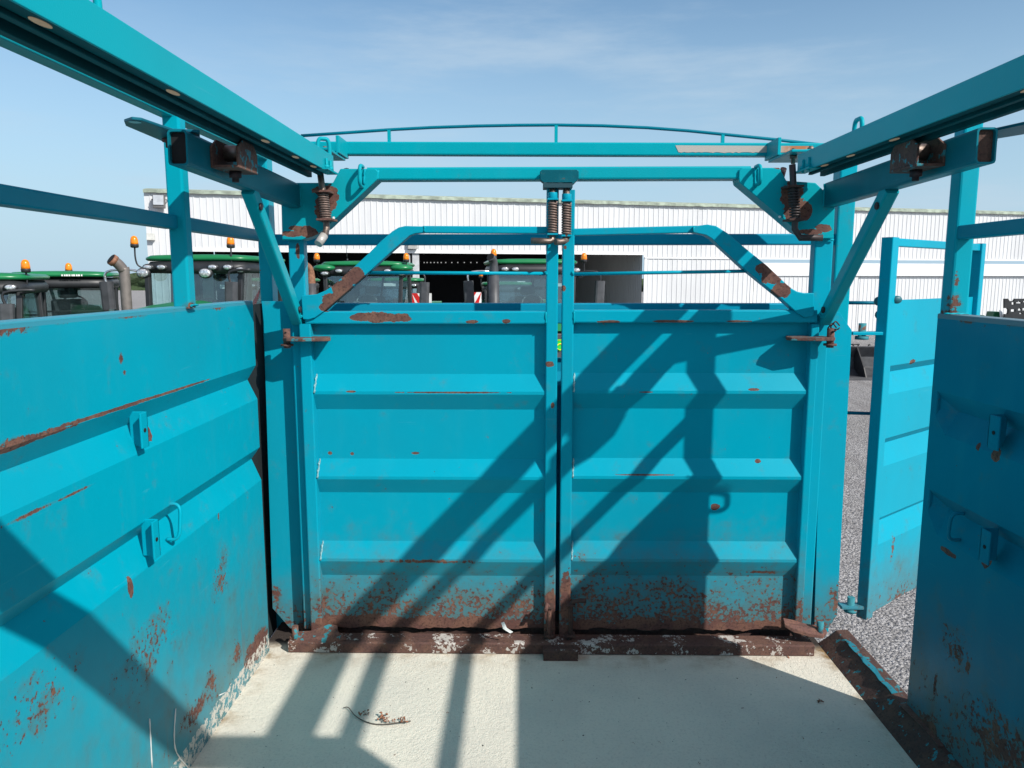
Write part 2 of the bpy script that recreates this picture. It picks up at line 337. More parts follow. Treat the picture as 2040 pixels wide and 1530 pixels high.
# posts
def post(x0, x1, y0, y1, z0, z1, mat=M_post_r): return MB().bar(((x0+x1)/2, (y0+y1)/2, z0), ((x0+x1)/2, (y0+y1)/2, z1), x1-x0, y1-y0, .007, (0, 1, 0)).build('post', mat, TR)
post(-1.127, -1.072, 2.42, 2.47, 1.49, 2.085); post(XR+.002, XR+.062, 2.485, 2.547, 1.463, 2.075)
post(-1.150, -1.096, 3.30, 3.38, -.03, 2.12); post(1.342, 1.415, 3.30, 3.38, -.03, 2.10)
for y in (.545, -1.2):
    post(-1.127, -1.072, y, y+.05, 1.49, 2.085); post(XR+.002, XR+.062, y, y+.05, 1.463, 2.075)
# mid rails along the sides, outer top rails
def rail(p0, p1, w, h, mat=M_rail, name='side_rail', par=None, r=.006): return MB().bar(p0, p1, w, h, r).build(name, mat, par or TR)
M_rail_d = paint('teal_paint_mid_rail', base=(.001, .24, .315), speck=.5)
rail((-1.118, YW0, 1.763), (-1.118, 2.421, 1.763), .045, .044, M_rail_d, 'mid_rail'); rail((-1.118, 2.471, 1.763), (-1.118, 3.30, 1.763), .045, .044, M_rail_d, 'mid_rail')
rail((1.418, YW0, 1.732), (1.418, 2.484, 1.732), .045, .044, M_rail_d, 'mid_rail')
rail((-1.115, YW0, 2.10), (-1.115, 3.30, 2.10), .05, .03, M_rail, 'outer_top_rail'); rail((1.405, YW0, 2.09), (1.405, 2.10, 2.09), .07, .03, M_rail, 'outer_top_rail')
# inner top guide rails (folded flange + C-channel)
def guide(xi, sg, name):
    z1, z0 = 2.064, 1.992; y1 = 3.06
    b = MB(); b.box((min(xi, xi+sg*.006), YW0, z0), (max(xi, xi+sg*.006), y1, z1)); b.box((min(xi+sg*.006, xi+sg*.098), YW0, z1-.006), (max(xi+sg*.006, xi+sg*.098), y1, z1))
    g = b.build('guide_rail', M_rail, TR, .0015); g['label'] = name
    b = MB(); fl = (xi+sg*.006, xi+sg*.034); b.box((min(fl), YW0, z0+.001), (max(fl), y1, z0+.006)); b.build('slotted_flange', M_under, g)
    prof = [(.040, 2.052), (.040, 2.0), (.036, 1.984), (.052, 1.984), (.052, 2.046), (.082, 2.046), (.082, 1.979), (.100, 1.979), (.096, 1.990), (.096, 2.056)]
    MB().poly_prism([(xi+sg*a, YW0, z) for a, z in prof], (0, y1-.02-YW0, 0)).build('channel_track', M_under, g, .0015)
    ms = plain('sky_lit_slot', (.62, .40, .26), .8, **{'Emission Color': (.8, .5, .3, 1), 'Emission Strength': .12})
    for y in (1.26, 1.72, 2.32, 2.62, 2.84):
        pts = [(xi+sg*(.021+.009*math.cos(t)), y+.028*math.sin(t), z0-.0005) for t in [2*math.pi*k/16 for k in range(16)]]; MB().poly_prism(pts, (0, 0, .0012)).build('slot', ms, g)
    return g
gl = guide(-.750, -1, 'sunlit left guide rail'); gr = guide(1.075, 1, 'shaded right guide rail')
loop((-.79, 1.40, 2.066), (-.79, 1.47, 2.066), (0, 0, .06), .008, gl, M_rail, 'lifting_loop'); loop((-.80, 3.02, 2.066), (-.76, 3.04, 2.066), (0, 0, .055), .008, gl, M_rail, 'lifting_loop')
loop((1.145, 2.66, 2.066), (1.145, 2.72, 2.066), (0, 0, .055), .008, gr, M_rail, 'lifting_loop')
# crossbeam of the roof hoop over the loading space
MB().bar((-1.09, .578, 2.05), (1.37, .578, 2.05), .116, .10, .01, (0, 0, 1)).build('roof_crossbeam', M_rail, TR)
MB().poly_prism([(1.37, .56, 2.0), (1.37, .56, 1.80), (1.33, .56, 1.80), (1.16, .56, 2.0)], (0, .03, 0)).build('corner_gusset', M_rail, TR)
MB().poly_prism([(-1.09, .56, 2.0), (-1.09, .56, 1.80), (-1.05, .56, 1.80), (-.88, .56, 2.0)], (0, .03, 0)).build('corner_gusset', M_rail, TR)
# kerb beside the floor on the right, dark underframe
b = MB(); b.poly_prism([(1.295, YW0, .0), (1.335, YW0, .030), (1.372, YW0, .062), (1.420, YW0, .066), (1.440, YW0, .045), (1.440, YW0, -.14), (1.295, YW0, -.14)], (0, 3.13-YW0, 0))
kb = b.build('floor_kerb', rusty('kerb_rust_and_teal', .55, .40, .34), TR, .003)
b = MB(); b.sheet([[(1.368+.004*math.sin(i*2.3), 2.62+.045*i, .0635), (1.386+.005*math.sin(i*1.7+1), 2.62+.045*i, .0675)] for i in range(10)]); b.build('worn_edge_strip', paint('kerb_edge_teal', base=(.03, .26, .31), speck=2.6, rough=.6), kb, solid=.003)
b = MB(); b.sheet([[(1.366+.006*math.sin(i), 2.30+.05*i, .0635), (1.418, 2.30+.05*i, .0690)] for i in range(6)]); b.build('rusty_edge_strip', M_rust, kb, solid=.003)
MB().box((-1.12, -2.6, -.25), (1.29, 3.49, -.055)).build('underframe', M_rust_d, TR)
# front frame of the trailer behind the gates
fx0, fx1 = -1.096, 1.342
def fbeam(y_px0, y_px1, Y, mat, name, x0=fx0, x1=fx1, d=.05, dz=0):
    z1, z0 = PY(1100, y_px0, Y).z, PY(1100, y_px1, Y).z
    return MB().bar((x0, Y+d/2, (z0+z1)/2), (x1, Y+d/2, (z0+z1)/2+dz), d, z1-z0, .006).build(name, mat, TR)
M_fr2 = paint('teal_paint_front_beams', base=(.002, .30, .42), speck=.05)
fbeam(604, 645, 3.32, M_fr2, 'front_beam'); fbeam(466, 488, 3.32, M_fr2, 'front_beam')
tb = MB().bar((-1.10, YB, PY(1000, 295, YB).z), (1.38, YB, PY(1640, 300, YB).z), .05, .056, .006).build('header_beam', M_front, TR)
# bare section of that beam, rust orange towards the end
bb = MB(); rows = []; N_ = 48
for i in range(N_+1):
    t = i/N_; p = PY(1346+(1620-1346)*t, 289.5+1.5*t, YB-.0265); q = PY(1346+(1620-1346)*t, 304+random.uniform(-1.2, .8)-6*max(0, 1-t*9)*t, YB-.0265)
    if i == 0: q = p+Vector((0, 0, -.003))
    rows.append([(p.x, p.y, p.z), (q.x, q.y, q.z)])
bb.sheet(rows)
s = NT('flaked_grey_primer'); P_ = s.pos(); sp = s.n('ShaderNodeSeparateXYZ'); s.t.links.new(P_, sp.inputs[0])
c_ = s.mix(s.math('MULTIPLY', s.ramp(sp.outputs[0], 1.08, 1.16), s.ramp(s.noise(P_, 16, 5, .6), .30, .5)), (.42, .39, .35), (.42, .14, .045)); bb.build('bare_primer_patch', s.out(c_, .75), tb)
arch_px = [(600, 269), (688, 263), (775, 257), (860, 252.5), (950, 249.5), (1030, 248), (1110, 247.5), (1200, 249), (1290, 253), (1370, 259), (1440, 266), (1540, 276), (1636, 287)]
MB().tube([PY(u, v+1.5, YB) for u, v in arch_px], .0068, 8).build('arched_rod', paint('arch_rod_shade_paint', base=(.0, .17, .22)), TR)  # dark teal puts the rod's shaded underside into its colour
b = MB()
for u, v0, v1 in ((775, 258, 281), (1108, 250, 284), (1440, 268, 286)): b = MB(); p, q = PY(u, v0, YB), PY(u, v1+3, YB); b.box((p.x-.007, YB-.006, q.z), (p.x+.007, YB+.006, p.z)); b.build('arch_strut', M_front, TR)
MB().sheet([[(x, 3.44-(.03 if z in (1.1, .8, .45) else 0), z) for z in (-.05, .35, .45, .55, .7, .8, .9, 1.0, 1.1, 1.16, 1.225)] for x in (-1.14, 1.34)]).build('front_wall', M_fr2, TR, solid=.004)
MB().box((-1.150, 3.034, -.03), (-1.144, 3.30, 1.475)).build('front_side_panel', plain('shade_black_steel', (.006, .012, .014), .8), TR)  # near-black colour stands in for the shade inside the gap
# hinge lugs between guide rails and header beam
for sg, uu, pz in ((-1, 683, 0), (1, 1538, 4)):
    a, c = PY(uu, 278+pz, 3.33), PY(uu, 312+pz, 3.33)
    MB().box((a.x-.007, 3.23, c.z), (a.x+.007, 3.40, a.z)).build('lug_plate', M_front, tb, .002)
    x0 = a.x-sg*.0; x1 = a.x+sg*(.13)
    z = PY(uu, 303+pz, 3.2).z
    MB().box((min(x0, x1), 3.08, z-.010), (max(x0, x1), 3.37, z)).build('hinge_plate', M_front, tb, .002)
    for xx, yy in ((a.x+sg*.035, 3.16), (a.x+sg*.085, 3.11)):
        k = MB(); k.lathe((xx, yy, z), [(.014, 0), (.014, .010), (.008, .012), (.008, .016)], 6); k.lathe((xx, yy, z-.045), [(.009, 0), (.009, .02), (.015, .021), (.015, .035)], 6); k.build('bolt', M_steel, tb)
for sg, gx, par in ((-1, -.735, gl), (1, 1.062, gr)):
    b = MB()
    for k in (0, 1): b.tube([(gx-sg*0+sg*.01, 2.93+.06*k, 1.985), (gx+sg*.01, 2.93+.06*k, 2.035)], .005, 8); b.lathe((gx+sg*.01, 2.93+.06*k, 1.998), [(.011, 0), (.011, .012)], 6)
    b.box((min(gx-.004, gx+sg*.04), 2.89, 1.990), (max(gx+.004, gx+sg*.04), 3.05, 1.996)); b.build('end_bracket', M_rail, par)
    MB().tube([(gx-sg*.02, 3.12, 2.02), (gx-sg*.02, 3.15, 1.98)], .013, 8).build('end_bolt', M_bolt, par)

# ------------------------------------------------------------------ the partition frame that carries the gates
PF = thing('partition_frame', 'teal portal frame inside the trailer that carries both gates, with gusset plates and side arms', 'gate frame', (.15, 3.15, 0))
hb = MB().bar(PY(745, 348.5, 3.13)+Vector((-.02, 0, 0)), PY(1480, 346, 3.13)+Vector((.02, 0, 0)), .08, .050, .007).build('header_beam', M_frame, PF)
gus_l = [(559, 364), (663, 364), (678, 336), (748, 336), (753, 341), (752, 357), (735, 373), (670, 434), (650, 453), (624, 470), (600, 478), (562, 477)]
gus_r = [(1478, 334), (1553, 334), (1567, 360), (1625, 364), (1664, 401), (1661, 475), (1625, 475), (1611, 471), (1589, 461), (1553, 430), (1474, 364), (1472, 355), (1473, 339)]
G2 = []
for pts, lab in ((gus_l, 'left gusset plate with rusted lower corner'), (gus_r, 'right gusset plate with dark rust')):
    g = MB().poly_prism([PY(u, v, YF) for u, v in pts], (0, .095, 0)).build('gusset_plate', M_frame, PF, .003); g['label'] = lab; G2.append(g)
def zz(u, v, Y): return PY(u, v, Y)
loop(zz(722, 332, YF), zz(722, 372, YF), (0, -.05, 0), .0075, G2[0], M_frame, 'lifting_ring'); loop(zz(1507, 332, YF), zz(1507, 368, YF), (0, -.05, 0), .0075, G2[1], M_frame, 'lifting_ring')
for g, (u, v) in zip(G2, ((665, 434), (1553, 432))): p = PY(u, v, YF-.001); MB().tube([p, p+Vector((0, -.002, 0))], .005, 10).build('drilled_hole', plain('daylight_through_hole', (.85, .85, .85), .9), g)
# uprights (square tubes) and chamfered side plates
def upright(u0, u1, vt, vb, Yf, name, d=.055):
    a, c = PY(u0, vt, Yf), PY(u1, vt, Yf); zb = PY((u0+u1)/2, vb, Yf).z
    return MB().bar(((a.x+c.x)/2, Yf+d/2, zb), ((a.x+c.x)/2, Yf+d/2, a.z), c.x-a.x, d, .006, (0, 1, 0)).build(name, M_low, PF)
upright(573, 604, 470, 1252, 3.11, 'upright'); upright(1625, 1662, 470, 1250, 3.11, 'upright')
Yp = 3.17
MB().poly_prism([PY(u, v, Yp) for u, v in ((521, 600), (600, 600), (603, 1252), (578, 1252), (543, 1212), (525, 640))], (0, .008, 0)).build('side_plate', M_low, PF, .001)
MB().poly_prism([PY(u, v, Yp) for u, v in ((1640, 622), (1672, 622), (1697, 658), (1668, 1225), (1650, 1252), (1622, 1252))], (0, .008, 0)).build('side_plate', M_low, PF, .001)
# bottom sill: rusty angle with plaster spots
sb = MB(); 
sb.poly_prism([(-1.00, 3.01, .002), (-1.00, 3.008, .045), (-1.00, 3.014, .051), (-1.00, 3.095, .051), (-1.00, 3.095, .002)], (2.235, 0, 0))
sill = sb.build('sill', M_rust_w, PF, .002)
MB().box((-1.0, 3.15, .003), (1.24, 3.20, .06)).build('rear_sill', M_rust_d, PF, .003)
MB().bar(PY(1082, 1302, 2.985), PY(1151, 1302, 2.985), .055, .055, .008).build('bolt_socket', rusty('dark_rust_socket', .5, 0, .38), PF)
# socket plate on the header for the two gate bolts
MB().poly_prism([PY(u, v, 3.03) for u, v in ((1076, 341), (1080, 338), (1150, 338), (1153, 341), (1153, 356), (1143, 366), (1086, 366), (1076, 358))], (0, .052, 0)).build('header_socket', paint('dark_teal_socket', base=(.002, .10, .12), speck=1.5), PF, .002)
MB().box((PY(1082, 370, 3.06).x, 3.03, PY(1082, 376, 3.06).z), (PY(1140, 370, 3.06).x, 3.11, PY(1082, 364, 3.06).z)).build('bolt_guide', plain('dark_guide', (.01, .05, .065), .5), PF, .002)
# side arms reaching back with braces, roller brackets and straps
def arm(sg):
    xc = .15; X = lambda a: xc+sg*a
    a = MB().bar((X(1.088), 2.10, 1.938), (X(1.070), 3.085, 1.912), .055, .095, .009, hollow=True).build('side_arm', paint('teal_paint_arm_'+('right' if sg > 0 else 'left'), base=(.003, .17, .205), speck=.75, rough=.3), PF)
    MB().poly_prism([(X(1.064), 2.112, 1.896), (X(1.112), 2.112, 1.896), (X(1.112), 2.112, 1.980), (X(1.064), 2.112, 1.980)], (0, .01, 0)).build('end_cap' if sg > 0 else 'tube_inside', M_rust_d if sg > 0 else M_black, a)
    br = MB().bar((X(1.078), 2.60, 1.885), (X(1.080), 3.10, 1.415), .045, .052, .007).build('brace', M_frame, PF)
    for y, z in ((2.64, 1.83), (3.05, 1.46)): MB().tube([(X(1.057), y, z), (X(1.050), y, z)], .013, 8).build('bolt_head', M_bolt, br)
    # roller bracket
    b = MB(); x0, x1 = sorted((X(.975), X(1.058))); t = .007
    for yy in (2.30, 2.41):
        pts = [(x0, yy, 1.905), (x1, yy, 1.905), (x1, yy, 1.975), (lerp(x0, x1, .75), yy, 2.0), (lerp(x0, x1, .25), yy, 2.0), (x0, yy, 1.975)]
    b.box((x0, 2.24, 1.905), (x1, 2.40, 1.913))
    for xx in (x0, x1-t):
        b.poly_prism([(xx, 2.24, 1.913), (xx, 2.40, 1.913), (xx, 2.40, 1.965), (xx, 2.37, 1.990), (xx, 2.28, 1.990), (xx, 2.24, 1.965)], (t, 0, 0))
    k = b.build('roller_bracket', rusty('bracket_rust_teal', .75, .40), PF, .002)
    MB().lathe(((x0+x1)/2, 2.32, 1.873), [(.011, 0), (.011, .012), (.019, .013), (.019, .032)], 6).build('bolt', M_bolt, k)
    MB().tube([(x0+.012, 2.33, 1.958), (x1-.012, 2.33, 1.958)], .024, 12).build('roller', M_steel, k)
    # flat strap with an end hole
    zc = 1.995; 
    if sg < 0: pts = [(247, 237), (262, 232), (282, 234), (345, 256), (398, 258), (398, 270), (348, 283), (322, 276), (250, 245)]
    else: pts = [(1950, 262), (2040, 242), (2075, 235), (2075, 250), (2040, 262), (1980, 272), (1950, 275)]
    st = MB().poly_prism([PZ(u, v, zc) for u, v in pts], (0, 0, -.008)).build('strap', paint('strap_paint_'+('r' if sg > 0 else 'l'), base=(.01, .13, .17), speck=1.0), PF, .002)
    if sg < 0:
        p = PZ(269, 243, zc-.0085); MB().tube([p, p+Vector((0, 0, -.001))], .015, 14).build('strap_hole', plain('sky_seen_through_hole', (.20, .55, .60), .6), st)
    u, v = (341, 268) if sg < 0 else (1967, 268)
    p = PZ(u, v, zc); MB().lathe(p+Vector((0, 0, -.052)), [(.009, 0), (.009, .014), (.017, .015), (.017, .03), (.026, .031), (.026, .040), (.01, .041), (.01, .053), (.016, .054), (.016, .066)], 10).build('strap_bolt', M_bolt, st)
arm(-1); arm(1)
# bolts hanging from the guide rails into the gussets, with springs
def rail_bolt(sg):
    X = -.815 if sg < 0 else 1.075
    top = PY(636 if sg < 0 else 1578, 335, 3.03); x = top.x; zt, z1, z2, zb = PY(x, 0, 1).z, 0, 0, 0
    U = 646 if sg < 0 else 1582
    zt = PY(U, 328, 3.03).z; z1 = PY(U, 382 if sg < 0 else 372, 3.03).z; z2 = PY(U, 438, 3.03).z; zb = PY(U, 456, 3.03).z
    xb = PY(650 if sg < 0 else 1584, 440, 3.03).x; at = lambda z: x+(xb-x)*(zt-z)/(zt-z2)
    mat = M_steel if sg < 0 else plain('dark_greasy_steel', (.06, .05, .05), .5, .5)
    end = [(xb+.003, 2.985, zb-.03), (xb-.003, 2.975, zb-.045)] if sg < 0 else [(xb+.02, 3.02, zb-.035), (xb+.10, 3.0, zb-.036)]
    r = MB().tube([(x, 3.03, zt), (at(z1), 3.03, z1), (xb, 3.03, z2), (xb, 3.03, zb)]+end, .013, 10).build('sliding_bolt', mat, PF)
    MB().helix((at(z1), 3.03, z1-.006), (xb, 3.03, z2+.004), .019, .0036, 11).build('spring', M_spring if sg < 0 else mat, r)
    for z, xx in ((z1, at(z1)), (z2, xb)): MB().box((xx-.032, 3.0, z-.004), (xx+.032, 3.082, z+.004)).build('guide_lug', M_rust if sg < 0 else M_rust_d, PF, .001)
    if sg < 0: MB().tube([(end[1][0]+.004, 2.985, zb-.028), (end[1][0]-.012, 2.955, zb-.062)], .0165, 12).build('grip', plain('pale_worn_grip', (.42, .40, .37), .4, .2), r)
rail_bolt(-1); rail_bolt(1)
# hinge plates with pins
def hinge(u0, u1, v, upin, sg, low=False):
    Y0 = 3.02; p0, p1 = PY(u0, v, Y0), PY(u1, v, Y0); z = p0.z
    xs = sorted((p0.x, p1.x)); xp = PY(upin, v, Y0+.03).x
    inner = xs[1] if sg < 0 else xs[0]; outer = xs[0] if sg < 0 else xs[1]
    pts = [(outer, Y0+.05, z), (outer, Y0+.015, z), (outer-sg*.02, Y0-.002, z), (lerp(outer, inner, .45), Y0-.012, z), (inner+sg*.012, Y0+.008, z), (inner, Y0+.03, z), (inner+sg*.02, Y0+.10, z), (outer-sg*.02, Y0+.10, z)]
    h = MB().poly_prism(pts, (0, 0, .013)).build('hinge_plate', M_rust_t if not low else M_rust_t, PF, .002)
    b = MB(); b.tube([(xp, Y0+.035, z-.03), (xp, Y0+.035, z+.048)], .0145, 12); b.lathe((xp, Y0+.035, z-.022), [(.026, 0), (.026, .008)], 12)
    b.build('hinge_pin', rusty('pin_rust', .9, .3), h)
    MB().tube([(xp, Y0+.0195, z+.034), (xp, Y0+.021, z+.034)], .004, 8).build('pin_hole', M_black, h)
    return h, Vector((xp, Y0+.035, z))
hinge(561, 655, 680, 571, -1); hr, pr_ = hinge(1572, 1667, 679, 1655, 1)
b = MB()
for k in range(2): b.tube([pr_+Vector((.016*math.cos(t)+.012*k, -.012+.012*math.sin(t*2), .052+.016*math.sin(t)+.008*k)) for t in [2*math.pi*i/12 for i in range(12)]], .003, 6)
b.build('split_ring', M_bolt, hr)
def bent_hinge(pts_px, Y0, pinpx, sg):
    top = [PY(u, v, Y0+d) for u, v, d in pts_px]
    h = MB().poly_prism(top, (0, -.0, -.016)).build('lower_hinge_plate', M_rust_t if sg < 0 else M_rust, PF, .003)
    xp = PY(pinpx[0], pinpx[1], Y0).x; z = PY(pinpx[0], pinpx[1], Y0).z
    MB().tube([(xp, Y0, z-.045), (xp, Y0, z+.02)], .014, 12).build('hinge_pin', rusty('pin_rust_teal', .9, .45), h)
bent_hinge([(576, 1268, 0), (590, 1257, .02), (618, 1256, .03), (655, 1243, .04), (672, 1245, .03), (674, 1258, .0), (690, 1268, -.01), (655, 1276, -.02), (620, 1274, -.02), (590, 1279, -.02)], 3.03, (588, 1256), -1)
bent_hinge([(1560, 1230, .04), (1580, 1235, .05), (1610, 1243, .04), (1640, 1246, .03), (1648, 1256, .0), (1640, 1266, -.02), (1612, 1262, -.02), (1580, 1253, -.01), (1563, 1242, .0)], 3.03, (1634, 1246), 1)

# ------------------------------------------------------------------ the two gates
ZT, ZTb = 1.452, 1.400; ZB = .065
ridges = [(1.188, 1.113, 1.038), (.824, .749, .676), (.459, .386, .304)]
def gate(sg, label):
    G = thing('swing_gate', label, 'gate', (.15+sg*1.05, YF, .05)); mat = M_gate_l if sg < 0 else M_gate_r
    if sg < 0: xo0, xo1, xm0, xm1 = -.920, -.872, .094, .142
    else: xo0, xo1, xm0, xm1 = 1.173, 1.206, .159, .207
    dz = 0 if sg < 0 else .006
    # pressed sheet
    rows = []; x0, x1 = sorted((xo1 if sg < 0 else xo0, xm0 if sg < 0 else xm1))
    prof = [(0, ZT-.02)]
    for a, c, d in ridges: prof += [(0, a), (1, c+.006), (1, c-.006), (0, d)]
    prof.append((0, .15)); n = 60
    for i in range(n+1):
        x = lerp(x0, x1, i/n); r = [(x, YS-.036*k, z+dz) for k, z in prof]
        zb = ZB+.006*math.sin(x*31)*math.sin(x*13+1)+random.uniform(-.004, .003); r.append((x, YS-.002, zb)); rows.append(r)
    MB().sheet(rows).build('sheet', mat, G, solid=.003)
    # frame
    def bx(x0, x1, z0, z1, name, y0=YF, y1=YF+.05): return MB().bar(((x0+x1)/2, (y0+y1)/2, z0), ((x0+x1)/2, (y0+y1)/2, z1), x1-x0, y1-y0, .005, (0, 1, 0)).build(name, mat, G)
    bx(xo0, xo1, .05, ZTb, 'hinge_stile')
    zt = PY(1101 if sg < 0 else 1129, 372 if sg < 0 else 378, YF).z; bx(xm0, xm1, .035, zt, 'meeting_stile')
    MB().bar((x0-.02 if sg < 0 else x0+.001, YF+.025, (ZT+ZTb)/2+dz-.001), (x1-.001 if sg < 0 else x1+.02, YF+.025, (ZT+ZTb)/2+dz), .05, ZT-ZTb, .006).build('top_rail', mat, G)
    # swan-neck plate, top bar and thin rod
    if sg < 0: pts = [(600, 589), (631, 586), (648, 579), (663, 569), (709, 528), (735, 504), (758, 481), (781, 461), (794, 453), (807, 450), (846, 451), (848, 463), (827, 465), (816, 469), (807, 477), (775, 505), (739, 538), (693, 579), (644, 621), (627, 633), (614, 637), (603, 636)]
    else: pts = [(1381, 451), (1409, 447), (1427, 450), (1449, 464), (1481, 491), (1528, 529), (1568, 567), (1578, 575), (1589, 581), (1604, 584), (1622, 584), (1622, 629), (1604, 633), (1589, 624), (1553, 592), (1481, 534), (1431, 488), (1418, 475), (1406, 468), (1381, 463)]
    MB().poly_prism([PY(u, v, YF-.012) for u, v in pts], (0, .058, 0)).build('swan_neck', mat, G, .003)
    a, c = (PY(843, 457.5, YF+.02), PY(1090, 459, YF+.02)) if sg < 0 else (PY(1139, 463, YF+.02), PY(1386, 457, YF+.02))
    MB().bar(a, c, .04, .028, .004).build('top_bar', mat, G)
    a, c = (PY(733, 543, YF+.02), PY(1090, 545, YF+.02)) if sg < 0 else (PY(1139, 546, YF+.02), PY(1495, 540, YF+.02))
    MB().tube([a, c], .007, 8).build('rod', mat, G)
    # spring bolt at the top
    u = 1101 if sg < 0 else 1129; x = PY(u, 400, YF-.028).x; yb = YF-.028
    zs = [PY(u, v, yb).z for v in ((362, 399, 465, 478) if sg < 0 else (356, 402, 468, 476))]
    hx = [(x, yb, zs[3]), (x-.01, yb-.012, zs[3]-.006), (x-.085, yb-.02, zs[3]-.004)] if sg < 0 else [(x, yb, zs[3]-.004), (x-.012, yb-.025, zs[3]-.012), (x-.045, yb-.05, zs[3]-.014)]
    bo = MB().tube([(x, yb, zs[0]), (x, yb, zs[2])]+hx, .0125, 12).build('top_bolt', M_steel, G)
    MB().helix((x, yb, zs[1]-.006), (x, yb, zs[2]+.004), .0165, .0042, 12).build('spring', M_spring, bo)
    MB().box((x-.021, yb-.02, zs[2]-.007), (x+.021, YF-.001, zs[2])).build('spring_seat', mat, G, .001)
    b = MB(); b.box((x-.021, yb-.02, zs[1]), (x+.021, YF-.001, zs[1]+.007)); b.tube([(x, yb, zs[1]+.004), (x, yb, zs[1]+.030)], .019, 14); b.build('bolt_collar', mat, G, .001)
    # bottom bolt
    u2 = 1094 if sg < 0 else 1137; x = PY(u2, 1230, yb).x; z1 = PY(u2, 1205 if sg < 0 else 1200, yb).z
    hd = [(x-.01, yb-.006, z1+.006), (x-.016, yb-.02, z1-.02)] if sg < 0 else [(x+.01, yb-.006, z1+.006), (x+.034, yb-.012, z1+.014), (x+.064, yb-.015, z1+.014)]
    b2 = MB().tube(hd[::-1]+[(x, yb, z1-.01), (x, yb, .015)], .0095, 10).build('bottom_bolt', M_rust if sg < 0 else M_rust_d, G)
    for za in (z1-.012, .065): MB().box((x-.019, yb-.018, za), (x+.019, YF-.001, za+.008)).build('bolt_guide', M_rust_d, G, .001)
    # weld beads where the ridges meet the stile
    for a, c, d in ridges:
        xw = (-.868 if sg < 0 else .211); b = MB(); m_ = 8
        b.tube([(xw+.0015*math.sin(i*2.1)+.004*(1-i/m_), YS-.004-.036*min(1, i/m_*1.1), lerp(a, c, i/m_)+dz) for i in range(m_+1)], [.0022+.0014*((i*7) % 3) for i in range(m_+1)], 6); b.build('weld_bead', M_weld, G)
    return G
gate(-1, 'left swing gate of ribbed teal steel with long rust patch on its top rail')
gate(1, 'right swing gate of ribbed teal steel crossed by diagonal and vertical shadows')

M_wt = paint('painted_weld', base=(.0, .37, .42), speck=.3)
def weld(par, *pts, r=.0035, mat=None):
    P = [Vector(p) for p in pts]; out = []
    for a, c in zip(P, P[1:]):
        k = max(3, int((c-a).length/.008)); out += [lerp(a, c, i/k)+Vector((random.uniform(-1, 1), random.uniform(-1, 1), random.uniform(-1, 1)))*.0012 for i in range(k)]
    out.append(P[-1]); MB().tube(out, [r*random.uniform(.6, 1.25) for _ in out], 6).build('weld_bead', mat or M_wt, par)
for sg_, g_ in zip((-1, 1), G2):
    u_ = 753 if sg_ < 0 else 1472; weld(g_, PY(u_, 339, 3.089), PY(u_, 358, 3.089)); u2 = 604 if sg_ < 0 else 1625; weld(g_, PY(562 if sg_ < 0 else 1625, 478, 3.1), PY(603 if sg_ < 0 else 1661, 478, 3.1))
    x_ = .15+sg_*1.043; weld(PF, (x_, 3.078, 1.87), (x_, 3.078, 1.955), r=.005); x_ = .15+sg_*1.055; weld(PF, (x_, 3.06, 1.43), (x_-sg_*.0, 3.10, 1.44), r=.005)
    ul = 722 if sg_ < 0 else 1507; weld(g_, PY(ul-3, 334, YF-.002), PY(ul-2, 370, YF-.002), r=.005); weld(g_, PY(ul+4, 336, YF-.002), PY(ul+3, 368, YF-.002), r=.005)
for o_ in [o for o in bpy.data.objects if o.name.startswith('swing_gate')]:
    left_ = o_.location.x < 0; xs_ = (.0935, -.8705) if left_ else (.2075, 1.1725)
    weld(o_, (xs_[0], YF-.001, 1.402), (xs_[0], YF-.001, 1.45)); weld(o_, PY(846 if left_ else 1382, 451, YF-.013), PY(846 if left_ else 1382, 463, YF-.013)); weld(o_, PY(1088 if left_ else 1141, 541, YF+.0), PY(1088 if left_ else 1141, 548, YF+.0), r=.006)
weld(TR, (1.372, 2.478, 1.472), (1.40, 2.478, 1.4715), (1.45, 2.478, 1.4715)); weld(TR, (-1.068, 2.42, 1.500), (-1.068, 2.47, 1.500))
fk = MB(); c_ = PY(1008, 1254, 3.0); fk.sheet([[c_+Vector((-.02, 0, .03)), c_+Vector((-.008, 0, .034))], [c_+Vector((-.012, -.006, .006)), c_+Vector((.004, -.008, .010))], [c_+Vector((.018, -.01, -.012)), c_+Vector((.030, -.01, -.006))]])
tag(fk.build('paint_flake', plain('white_flake', (.75, .76, .74), .8), None, solid=.002), 'curled white flake lying on the sill under the left gate', 'flake')
# ------------------------------------------------------------------ side door, swung open outside
SD = thing('side_door', 'open teal side door of the trailer standing out over the gravel, rust streak near its foot', 'door', (1.57, 3.3, .06))
A = Vector((1.572, 3.30, 0)); Bv = Vector((2.33, 3.93, 0)); dr = (Bv-A).normalized(); nr = Vector((dr.y, -dr.x, 0))
L = (Bv-A).length
def dp(t, o, z): return A+dr*t+nr*o+Vector((0, 0, z))
b = MB(); rows = []
pr2 = [(0, 1.49), (0, 1.20), (-.035, 1.165), (0, 1.07), (0, .87), (-.035, .835), (0, .74), (0, .50), (-.035, .465), (0, .37), (0, .045)]
for t in (.03, L-.02): rows.append([dp(t, .0 + o, z) for o, z in pr2])
MB().sheet(rows).build('sheet', M_door, SD, solid=.004)
st = MB().bar(A+Vector((0, 0, .045)), A+Vector((0, 0, 1.758)), .060, .050, .004, nr).build('hinge_stile', M_door, SD)
MB().bar(dp(L-.02, 0, .06), dp(L-.02, 0, 1.758), .05, .05, .004, nr).build('closing_stile', M_door, SD)
MB().bar(dp(.03, 0, 1.738), dp(L-.04, 0, 1.738), .03, .035, .004).build('top_rail', M_door, SD)
